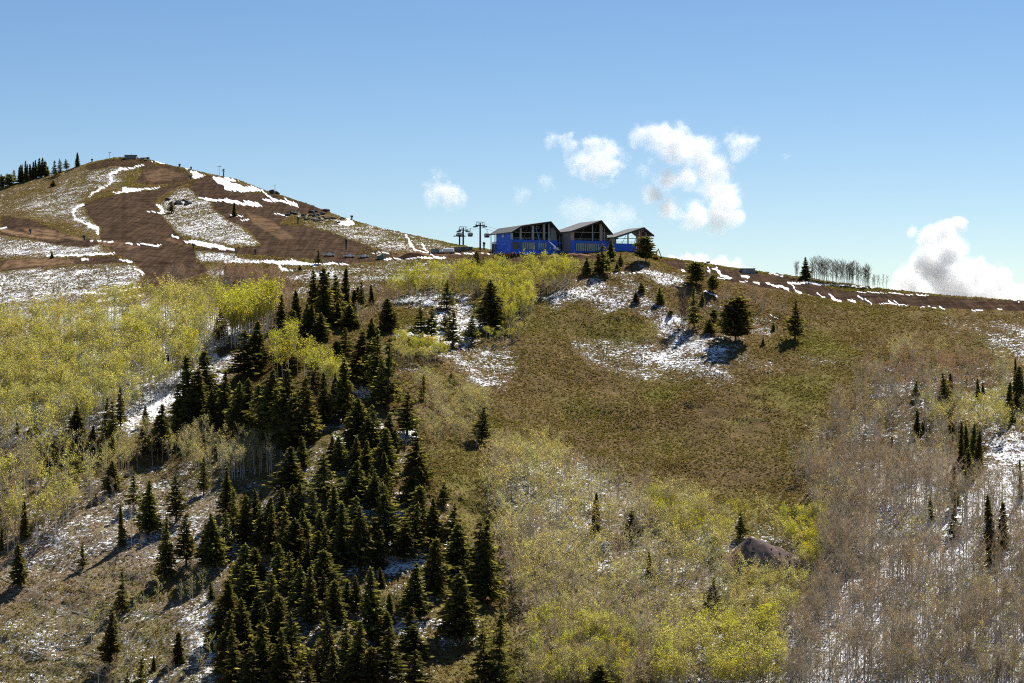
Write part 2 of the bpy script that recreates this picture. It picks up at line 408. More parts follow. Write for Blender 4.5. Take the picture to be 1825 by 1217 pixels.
for pts in [LH([(780, 405), (850, 395), (862, 364), (905, 368), (990, 375), (1120, 360), (1120, 370), (1000, 385), (960, 390), (880, 402)]),
            LH([(1285, 232), (1370, 258), (1435, 283), (1370, 312), (1335, 290), (1350, 268)]),
            LH([(1485, 285), (1560, 300), (1680, 322), (1560, 318), (1600, 325), (1700, 355), (1810, 368), (1810, 392), (1700, 402), (1600, 378), (1530, 348), (1500, 318)]),
            MH([(0, 178), (60, 190), (105, 207), (0, 203)]), MH([(0, 210), (120, 238), (265, 255), (262, 272), (180, 272), (140, 286), (0, 262)]),
            LH([(1710, 460), (1806, 478), (1806, 505), (1740, 480)]), MH([(135, 342), (200, 358), (270, 382), (220, 388), (150, 366)]),
            MH([(0, 328), (100, 345), (165, 370), (100, 368), (0, 356)]),
            LH([(1280, 735), (1400, 740), (1540, 770), (1640, 800), (1640, 812), (1540, 800), (1400, 775), (1300, 750)]),
            MH([(0, 678), (70, 680), (70, 692), (0, 690)]),
            MH([(0, 760), (200, 762), (420, 755), (480, 757), (520, 768), (640, 782), (662, 798), (500, 790), (380, 788), (250, 775), (0, 775)]),
            MH([(370, 790), (430, 820), (490, 830), (400, 835)]),
            MH([(780, 490), (860, 475), (910, 510), (800, 512)])]:
    area(snow, 1.0, pts)
dirt[:] = dirt * (1 - (snow > 0.95)); tanm[:] = tanm * (1 - (snow > 0.95))
# --- greener grass / leaf litter
for val, pts, soft in [
    (0.55, KN([(350, 360), (540, 380), (680, 430), (860, 520), (860, 600), (640, 640), (400, 560), (100, 560), (60, 480)]), 14),
    (0.6, KN([(1700, 470), (1825, 520), (1825, 760), (1700, 720), (1500, 640), (1560, 560)]), 16),
    (0.9, KN([(780, 890), (860, 860), (950, 890), (930, 930), (830, 940)]), 10),
    (0.5, KN([(1500, 760), (1825, 760), (1825, 1000), (1600, 1050), (1400, 900)]), 16),
    (0.85, RR([(250, 580), (380, 640), (500, 720), (600, 800), (600, 880), (420, 820), (200, 760), (100, 740)]), 14),
    (0.6, MC([(930, 430), (1100, 425), (1200, 470), (1100, 560), (960, 550)]), 8),
    (0.55, [(760, 500), (860, 470), (1020, 460), (1020, 520), (940, 600), (860, 600)], 12),
    (0.55, [(860, 720), (940, 830), (900, 1000), (960, 1217), (860, 1217), (800, 900), (740, 800)], 16),
    (0.55, [(1000, 830), (1300, 880), (1470, 900), (1470, 1060), (1380, 1217), (940, 1217), (900, 1000)], 20),
    (0.6, [(0, 1080), (380, 1080), (380, 1300), (0, 1300)], 30),
    (0.5, MH([(1080, 780), (1640, 760), (1640, 850), (1100, 850)]), 6),
]:
    area(green, val, pts, soft)
for val, pts, soft in [
    (0.42, [(130, 870), (400, 850), (400, 1030), (200, 1060), (0, 1080), (0, 980)], 25),
    (0.8, [(1440, 900), (1560, 840), (1700, 800), (1825, 880), (1825, 1300), (1400, 1300), (1410, 1080)], 30),
    (0.25, [(0, 1060), (400, 1060), (400, 1300), (0, 1300)], 30),
    (0.7, [(0, 540), (480, 520), (480, 600), (300, 760), (0, 800)], 20),
    (0.6, [(880, 800), (1080, 830), (1300, 1000), (1200, 1217), (950, 1217), (880, 960)], 25)]:
    area(litter, val, pts, soft)

# ------------------------------------------------------------------ materials
def nt(mat):
    mat.use_nodes = True
    t = mat.node_tree
    t.nodes.clear()
    return t

class NB:
    def __init__(self, tree): self.t = tree
    def n(self, typ, **kw):
        nd = self.t.nodes.new(typ)
        for k, v in kw.items():
            if k == 'ins':
                for i, val in v.items():
                    if isinstance(val, bpy.types.NodeSocket): self.t.links.new(val, nd.inputs[i])
                    else: nd.inputs[i].default_value = val
            else: setattr(nd, k, v)
        return nd
    def math(self, op, a, b=0.0, c=None, clamp=False):
        nd = self.n('ShaderNodeMath', operation=op, use_clamp=clamp)
        for i, x in enumerate([a, b] + ([c] if c is not None else [])):
            if isinstance(x, bpy.types.NodeSocket): self.t.links.new(x, nd.inputs[i])
            else: nd.inputs[i].default_value = x
        return nd.outputs[0]
    def mix(self, f, a, b, blend='MIX'):
        nd = self.n('ShaderNodeMix', data_type='RGBA', blend_type=blend)
        for i, x in ((0, f), (6, a), (7, b)):
            if isinstance(x, bpy.types.NodeSocket): self.t.links.new(x, nd.inputs[i])
            else: nd.inputs[i].default_value = x if i == 0 else (tuple(x) + (1,) if len(x) == 3 else x)
        return nd.outputs[2]
    def noise(self, vec, scale, detail=4, rough=0.55, dist=0.0):
        nd = self.n('ShaderNodeTexNoise', ins={'Scale': scale, 'Detail': detail, 'Roughness': rough, 'Distortion': dist})
        if vec is not None: self.t.links.new(vec, nd.inputs['Vector'])
        return nd.outputs['Fac']
    def ramp(self, x, a, b):
        nd = self.n('ShaderNodeMapRange', interpolation_type='SMOOTHSTEP')
        self.t.links.new(x, nd.inputs[0])
        nd.inputs[1].default_value, nd.inputs[2].default_value = a, b
        return nd.outputs[0]
    def attr(self, name):
        return self.n('ShaderNodeAttribute', attribute_name=name)

def simple(name, rgb, rough=0.7, metal=0.0, var=0.12, scale=1.5, spec=0.3, bump=0.0):
    m = bpy.data.materials.new(name)
    b = NB(nt(m))
    tc = b.n('ShaderNodeTexCoord').outputs['Object']
    nz = b.noise(tc, scale, 5)
    c = b.mix(nz, [x * (1 - var) for x in rgb], [min(1, x * (1 + var)) for x in rgb])
    p = b.n('ShaderNodeBsdfPrincipled', ins={'Roughness': rough, 'Metallic': metal, 'Specular IOR Level': spec})
    b.t.links.new(c, p.inputs['Base Color'])
    if bump:
        bp = b.n('ShaderNodeBump', ins={'Strength': bump, 'Distance': 0.05})
        b.t.links.new(b.noise(tc, scale * 6, 4), bp.inputs['Height'])
        b.t.links.new(bp.outputs[0], p.inputs['Normal'])
    o = b.n('ShaderNodeOutputMaterial')
    b.t.links.new(p.outputs[0], o.inputs[0])
    return m

def foliage_mat(name, trans=0.4, rough=0.8, base=None, vary=0.25, tmul=(1.0, 1.0, 1.0)):
    m = bpy.data.materials.new(name)
    b = NB(nt(m))
    if base is None:
        c = b.attr('tint').outputs['Color']
    else:
        c = b.mix(0.0, base, base)
    oi = b.n('ShaderNodeObjectInfo').outputs['Random']
    hv = b.n('ShaderNodeHueSaturation')
    b.t.links.new(c, hv.inputs['Color'])
    b.t.links.new(b.math('MULTIPLY_ADD', oi, 0.03, 0.485), hv.inputs['Hue'])
    b.t.links.new(b.math('MULTIPLY_ADD', oi, vary, 1 - vary / 2), hv.inputs['Value'])
    d = b.n('ShaderNodeBsdfDiffuse', ins={'Color': hv.outputs[0]})
    tcol = b.mix(1.0, hv.outputs[0], tmul, 'MULTIPLY')
    tr = b.n('ShaderNodeBsdfTranslucent', ins={'Color': tcol})
    mx = b.n('ShaderNodeMixShader', ins={0: trans, 1: d.outputs[0], 2: tr.outputs[0]})
    o = b.n('ShaderNodeOutputMaterial')
    b.t.links.new(mx.outputs[0], o.inputs[0])
    return m

def ground_mat():
    m = bpy.data.materials.new('hillside_ground')
    b = NB(nt(m))
    pos = b.n('ShaderNodeNewGeometry').outputs['Position']
    cov = b.n('ShaderNodeSeparateColor'); b.t.links.new(b.attr('cover').outputs['Color'], cov.inputs[0])
    cov2 = b.n('ShaderNodeSeparateColor'); b.t.links.new(b.attr('cover_b').outputs['Color'], cov2.inputs[0])
    s, d, t = cov.outputs[0], cov.outputs[1], cov.outputs[2]
    g, lit = cov2.outputs[0], cov2.outputs[1]
    n_big = b.noise(pos, 0.03, 5, 0.6); n_mid = b.noise(pos, 0.16, 5, 0.6); n_f = b.noise(pos, 0.9, 5, 0.65); n_ff = b.noise(pos, 3.0, 4, 0.6)
    brown = b.mix(b.ramp(n_mid, 0.3, 0.7), C_BROWN_A, C_BROWN_B)
    olive = b.mix(b.ramp(n_mid, 0.35, 0.65), C_OLIVE_A, C_OLIVE_B)
    gm = b.math('ADD', b.math('MULTIPLY', g, 0.75), b.math('MULTIPLY_ADD', b.ramp(n_big, 0.35, 0.68), 0.75, -0.28), clamp=True)
    sage = b.mix(gm, brown, olive)
    sage = b.mix(b.math('MULTIPLY', lit, 0.75), sage, b.mix(n_f, C_LIT_A, C_LIT_B))
    sage = b.mix(b.ramp(n_f, 0.35, 0.75), sage, b.mix(1.0, sage, (1.9, 1.9, 1.9), 'MULTIPLY'))
    soil = b.mix(b.ramp(n_mid, 0.3, 0.7), C_SOIL_A, C_SOIL_B)
    # bulldozer and wheel tracks combed down the run
    mp = b.n('ShaderNodeMapping', ins={'Vector': pos, 'Scale': (0.55, 0.02, 0.02), 'Rotation': (0, 0, 0.35)})
    trk = b.noise(mp.outputs[0], 1.0, 3, 0.6, 0.6)
    soil = b.mix(b.ramp(trk, 0.42, 0.62), soil, b.mix(1.0, soil, (1.55, 1.5, 1.4), 'MULTIPLY'))
    mp2 = b.n('ShaderNodeMapping', ins={'Vector': pos, 'Scale': (0.03, 0.16, 0.3), 'Rotation': (0, 0, -0.15)})
    soil = b.mix(b.ramp(b.noise(mp2.outputs[0], 1.0, 4, 0.65, 1.2), 0.45, 0.7), soil, b.mix(1.0, soil, (0.58, 0.55, 0.52), 'MULTIPLY'))
    soil = b.mix(b.ramp(n_ff, 0.45, 0.8), soil, b.mix(1.0, soil, (0.6, 0.58, 0.55), 'MULTIPLY'))
    e = b.math('ADD', d, b.math('MULTIPLY_ADD', n_f, 0.8, -0.4))
    base = b.mix(b.ramp(e, 0.35, 0.65), sage, soil)
    tan_c = b.mix(n_f, C_TAN_A, C_TAN_B)
    base = b.mix(b.math('MULTIPLY', t, b.ramp(n_mid, 0.25, 0.6)), base, tan_c)
    # snow lying between the brush, thinner where the patch is thin
    smp = b.n('ShaderNodeMapping', ins={'Vector': pos, 'Scale': (0.65, 1.0, 1.6), 'Rotation': (0, 0, 0.2)})
    sn = b.noise(smp.outputs[0], 0.85, 6, 0.68, 0.6)
    sn2 = b.noise(pos, 0.11, 3, 0.5)
    sn3 = b.noise(pos, 2.3, 3, 0.6)
    h = b.math('ADD', b.math('MULTIPLY_ADD', sn, 2.6, -0.8), b.math('MULTIPLY_ADD', sn2, 1.1, -0.55))
    h = b.math('ADD', h, b.math('MULTIPLY_ADD', sn3, 1.3, -0.65))
    dif = b.math('SUBTRACT', b.math('MULTIPLY_ADD', s, 1.2, -0.04), h)
    full = b.ramp(s, 0.9, 0.98)
    sm = b.math('MAXIMUM', b.math('MULTIPLY', b.ramp(dif, 0.0, 0.1), b.ramp(s, 0.03, 0.12)), full)
    basew = b.mix(sm, base, C_SNOW)
    p = b.n('ShaderNodeBsdfPrincipled', ins={'Roughness': 1.0, 'Specular IOR Level': 0.0})
    b.t.links.new(basew, p.inputs['Base Color'])
    bp = b.n('ShaderNodeBump', ins={'Strength': 1.0, 'Distance': 0.9})
    hh = b.math('ADD', b.math('MULTIPLY', n_f, b.math('MULTIPLY_ADD', d, -0.75, 1.0)), b.math('MULTIPLY', trk, b.math('MULTIPLY', d, 0.6)))
    hh = b.math('MULTIPLY_ADD', n_ff, 0.25, hh)
    hh = b.math('MULTIPLY', hh, b.math('MULTIPLY_ADD', sm, -0.8, 1.0))
    b.t.links.new(hh, bp.inputs['Height'])
    b.t.links.new(bp.outputs[0], p.inputs['Normal'])
    o = b.n('ShaderNodeOutputMaterial')
    b.t.links.new(p.outputs[0], o.inputs[0])
    return m

C_BROWN_A, C_BROWN_B = (0.094, 0.066, 0.032), (0.145, 0.102, 0.050)
C_OLIVE_A, C_OLIVE_B = (0.098, 0.088, 0.026), (0.15, 0.134, 0.042)
C_LIT_A, C_LIT_B = (0.18, 0.145, 0.12), (0.31, 0.265, 0.225)
C_SOIL_A, C_SOIL_B = (0.041, 0.0275, 0.0195), (0.072, 0.049, 0.035)
C_TAN_A, C_TAN_B = (0.20, 0.12, 0.065), (0.34, 0.22, 0.13)
C_SNOW = (0.86, 0.87, 0.90)
M_GROUND = ground_mat()

# ------------------------------------------------------------------ the terrain sheet: front rows, hillside, land behind the crest
front = [(-400, 40), (-150, 8), (-40, -2), (-5, -2.4), (10, -5), (60, -42), (150, -95), (300, -125), (440, -128), (520, -124)]
back = [4, 10, 25, 60, 130, 300, 700, 1600, 4000, 9000, 20000]
Ys, Zs, Xs = [], [], []
for d in reversed(back):
    Y = YY[:, 0] + d
    Ys.append(Y); Xs.append((us - CU) / F * np.minimum(Y, 1e9)); Zs.append(np.maximum(ZZ[:, 0] - 0.25 * d - 0.012 * d * min(d, 60) / 6, -190.0 - 0.0 * d))
for j in range(NT):
    Ys.append(YY[:, j]); Xs.append(XX[:, j]); Zs.append(ZZ[:, j])
for Y, z in reversed(front):
    k = 1.0 if Y > 500 else 0.0
    Ys.append(np.full(NU, float(Y))); Xs.append((us - CU) / F * max(Y, 420)); Zs.append(np.full(NU, float(z)) + (vnoise(us / 300, us * 0, 9) * 3 if Y > 100 else 0))
RN = len(Ys)
V = np.stack([np.array(Xs), np.array(Ys), np.array(Zs)], -1).reshape(-1, 3)
idx = np.arange(RN * NU).reshape(RN, NU)
Qd = np.stack([idx[:-1, :-1], idx[1:, :-1], idx[1:, 1:], idx[:-1, 1:]], -1).reshape(-1, 4)
me = np_mesh('hillside', V, Qd, [M_GROUND], smooth=True)
def att(name, chans):
    full = np.zeros((RN, NU, 4), np.float32); full[..., 3] = 1
    for c, A in enumerate(chans):
        full[len(back):len(back) + NT, :, c] = A.T
    a = me.attributes.new(name, 'FLOAT_COLOR', 'POINT'); a.data.foreach_set('color', full.ravel())
att('cover', [snow, dirt, tanm]); att('cover_b', [green, litter])
ground = tag(link('hillside', me), kind='structure')
# ------------------------------------------------------------------ vegetation templates
M_NEEDLE = foliage_mat('fir_needles', trans=0.48, vary=0.5, tmul=(1.6, 1.5, 0.8))
M_BARK = simple('conifer_bark', (0.06, 0.045, 0.035), 0.9)
M_LEAF = foliage_mat('aspen_leaves', trans=0.58, vary=0.3, tmul=(1.15, 1.1, 0.7))
M_ASPEN_BARK = simple('aspen_bark', (0.50, 0.46, 0.42), 0.85, var=0.3, scale=2)
M_TWIG = foliage_mat('bare_twigs', trans=0.1, vary=0.3)
M_SHRUB = foliage_mat('brush_leaves', trans=0.42, vary=0.0, tmul=(1.2, 1.2, 0.8))
M_DEAD = simple('weathered_dead_wood', (0.52, 0.47, 0.42), 0.8, var=0.25)

class Geo:
    """numpy collector of quads with a tint per vertex"""
    def __init__(self): self.V, self.Q, self.C, self.n = [], [], [], 0
    def quads(self, P4, c):
        P4 = np.asarray(P4, np.float32).reshape(-1, 4, 3)
        m = len(P4)
        self.V.append(P4.reshape(-1, 3))
        self.Q.append(np.arange(m * 4).reshape(m, 4) + self.n)
        cc = np.broadcast_to(np.asarray(c, np.float32), (m, 3))
        self.C.append(np.repeat(cc, 4, 0))
        self.n += m * 4
    def tube(self, pts, rad, c, k=4):
        pts = np.asarray(pts, float); n = len(pts); V = []
        for i in range(n):
            d = pts[min(i + 1, n - 1)] - pts[max(i - 1, 0)]; d /= np.linalg.norm(d) + 1e-9
            a = np.cross(d, [0, 0, 1.0]) if abs(d[2]) < 0.9 else np.cross(d, [1.0, 0, 0])
            a /= np.linalg.norm(a); b = np.cross(d, a)
            for j in range(k):
                t = 2 * pi * j / k; V.append(pts[i] + rad[i] * (cos(t) * a + sin(t) * b))
        Qq = [(i * k + j, i * k + (j + 1) % k, (i + 1) * k + (j + 1) % k, (i + 1) * k + j) for i in range(n - 1) for j in range(k)]
        self.V.append(np.array(V, np.float32)); self.Q.append(np.array(Qq) + self.n); self.C.append(np.broadcast_to(np.asarray(c, np.float32), (len(V), 3))); self.n += len(V)
    def arrays(self):
        return np.concatenate(self.V), np.concatenate(self.Q), np.concatenate(self.C)
    def mesh(self, name, mat):
        V, Q, C = self.arrays()
        return np_mesh(name, V, Q, [mat], colr=C)

def leaf_quads(c, size, R, aspect=0.55, dirv=None):
    """quads at centres c with random facing; dirv = long axis"""
    m = len(c)
    if dirv is None:
        dirv = R.normal(size=(m, 3))
    dirv = dirv / (np.linalg.norm(dirv, axis=1, keepdims=True) + 1e-9)
    a = np.cross(dirv, R.normal(size=(m, 3))); a /= np.linalg.norm(a, axis=1, keepdims=True) + 1e-9
    s = np.asarray(size).reshape(-1, 1)
    L, W = dirv * s, a * s * aspect
    return np.stack([c - L * 0.5 - W * 0.25, c + L * 0.1 - W * 0.5, c + L * 0.5, c + L * 0.05 + W * 0.5], 1)

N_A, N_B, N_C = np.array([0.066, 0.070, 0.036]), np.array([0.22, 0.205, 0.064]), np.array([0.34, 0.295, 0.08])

def conifer_template(kind, seed, H=14.0, R0=2.7):
    R = np.random.default_rng(seed)
    tr, cr = Geo(), Geo()
    bend = R.normal(size=2) * 0.15
    ax = lambda f: np.array([bend[0] * f * f, bend[1] * f * f, f * H])
    tr.tube([ax(f) for f in (0, .1, .35, .7, 0.97)], [0.26, 0.20, 0.15, 0.08, 0.02], (0.05, 0.04, 0.03), 6)
    tr.V[0][:6, 2] -= 0.8
    nw = {'fir': 32, 'spire': 38, 'ragged': 25, 'pine': 24}[kind]
    z0 = {'fir': 0.07, 'spire': 0.04, 'ragged': 0.13, 'pine': 0.14}[kind]
    gaps = R.random(8) ** 1.4
    pk, pe, pb = 1.12 + 0.5 * R.random(), 0.62 + 0.5 * R.random(), 0.5 + 0.35 * R.random()
    thin = R.random()
    for w in range(nw):
        lay = R.random()
        f = z0 + (0.985 - z0) * (w + R.random() * 0.7) / nw
        if kind == 'fir': r = R0 * (min(1, (1 - f) * pk) ** pe) * min(1, pb + f * 2.2) * (0.84 + 0.28 * sin(f * (7 + 9 * thin) + 6 * thin) ** 2)
        elif kind == 'spire': r = R0 * (1 - f) ** 0.62
        elif kind == 'ragged': r = R0 * (min(1, (1 - f) * 1.25) ** 0.8) * (0.6 + 0.65 * R.random())
        else: r = R0 * sqrt(max(0.02, 1 - ((f - 0.50) / 0.50) ** 2)) * (0.55 + 0.6 * R.random())
        nb = max(4, int({'fir': 9, 'spire': 8, 'ragged': 8, 'pine': 10}[kind] * (0.55 + 0.6 * r / R0)))
        a0 = R.random() * 6.28
        for b in range(nb):
            az = a0 + 6.283 * b / nb + R.normal() * 0.18
            rr = r * (0.66 + 0.48 * R.random()) * (0.74 + 0.42 * gaps[int(az / 0.786) % 8]) * (0.90 + 0.18 * lay)
            if R.random() < 0.04 + 0.12 * thin: continue
            if kind in ('ragged',) and R.random() < 0.18: continue
            up = {'fir': 0.18 * (f - 0.45), 'spire': -0.25, 'ragged': 0.05, 'pine': 0.35}[kind]
            d = np.array([cos(az), sin(az), up + R.normal() * 0.07]); side = np.array([-sin(az), cos(az), 0])
            base = ax(f)
            nn = max(2, int(2 + rr * 2.6))
            t = (np.arange(nn) + R.random(nn)) / nn
            t = 0.12 + 0.9 * t
            sp = (R.random(nn) - 0.5) * 0.9 * (0.35 + 0.5 * (1 - t)) * rr * 0.55
            c = base + d * (rr * t)[:, None] + side * sp[:, None]
            c[:, 2] += -0.10 * rr * t * t + R.normal(size=nn) * 0.07 + (0.10 if kind != 'spire' else 0)
            sz = (0.70 + 0.55 * R.random(nn)) * (0.78 + 0.25 * r / R0) * (1.25 if kind == 'pine' else 1)
            dv = d + side * (sp / (rr + .1) * 1.5)[:, None] + R.normal(size=(nn, 3)) * 0.28
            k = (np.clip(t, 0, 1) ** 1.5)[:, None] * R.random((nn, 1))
            cc = N_A * (1 - k) + (N_B if R.random() < 0.75 else N_C) * k  # tips tinted lighter than the inner needles to paint in sunlit edges
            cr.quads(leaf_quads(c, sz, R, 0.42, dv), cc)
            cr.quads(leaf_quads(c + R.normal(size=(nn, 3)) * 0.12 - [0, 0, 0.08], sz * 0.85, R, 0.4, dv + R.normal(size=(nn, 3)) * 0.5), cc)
    c = ax(0.97) + np.array([[0, 0, 0.25]])
    cr.quads(leaf_quads(np.repeat(c, 4, 0), np.full(4, 0.9), R, 0.25, np.tile([[0, 0, 1.0]], (4, 1)) + R.normal(size=(4, 3)) * .1), N_B)
    return tr.mesh('conifer_trunk', M_BARK), cr.mesh('conifer_crown', M_NEEDLE)

CT = {'fir': [conifer_template('fir', 100 + i) for i in range(13)], 'spire': [conifer_template('spire', 200 + i, R0=1.5) for i in range(4)],
      'ragged': [conifer_template('ragged', 300 + i) for i in range(7)], 'pine': [conifer_template('pine', 400 + i, R0=3.6) for i in range(4)]}
CR = {'fir': 2.7, 'spire': 1.5, 'ragged': 2.7, 'pine': 3.6}

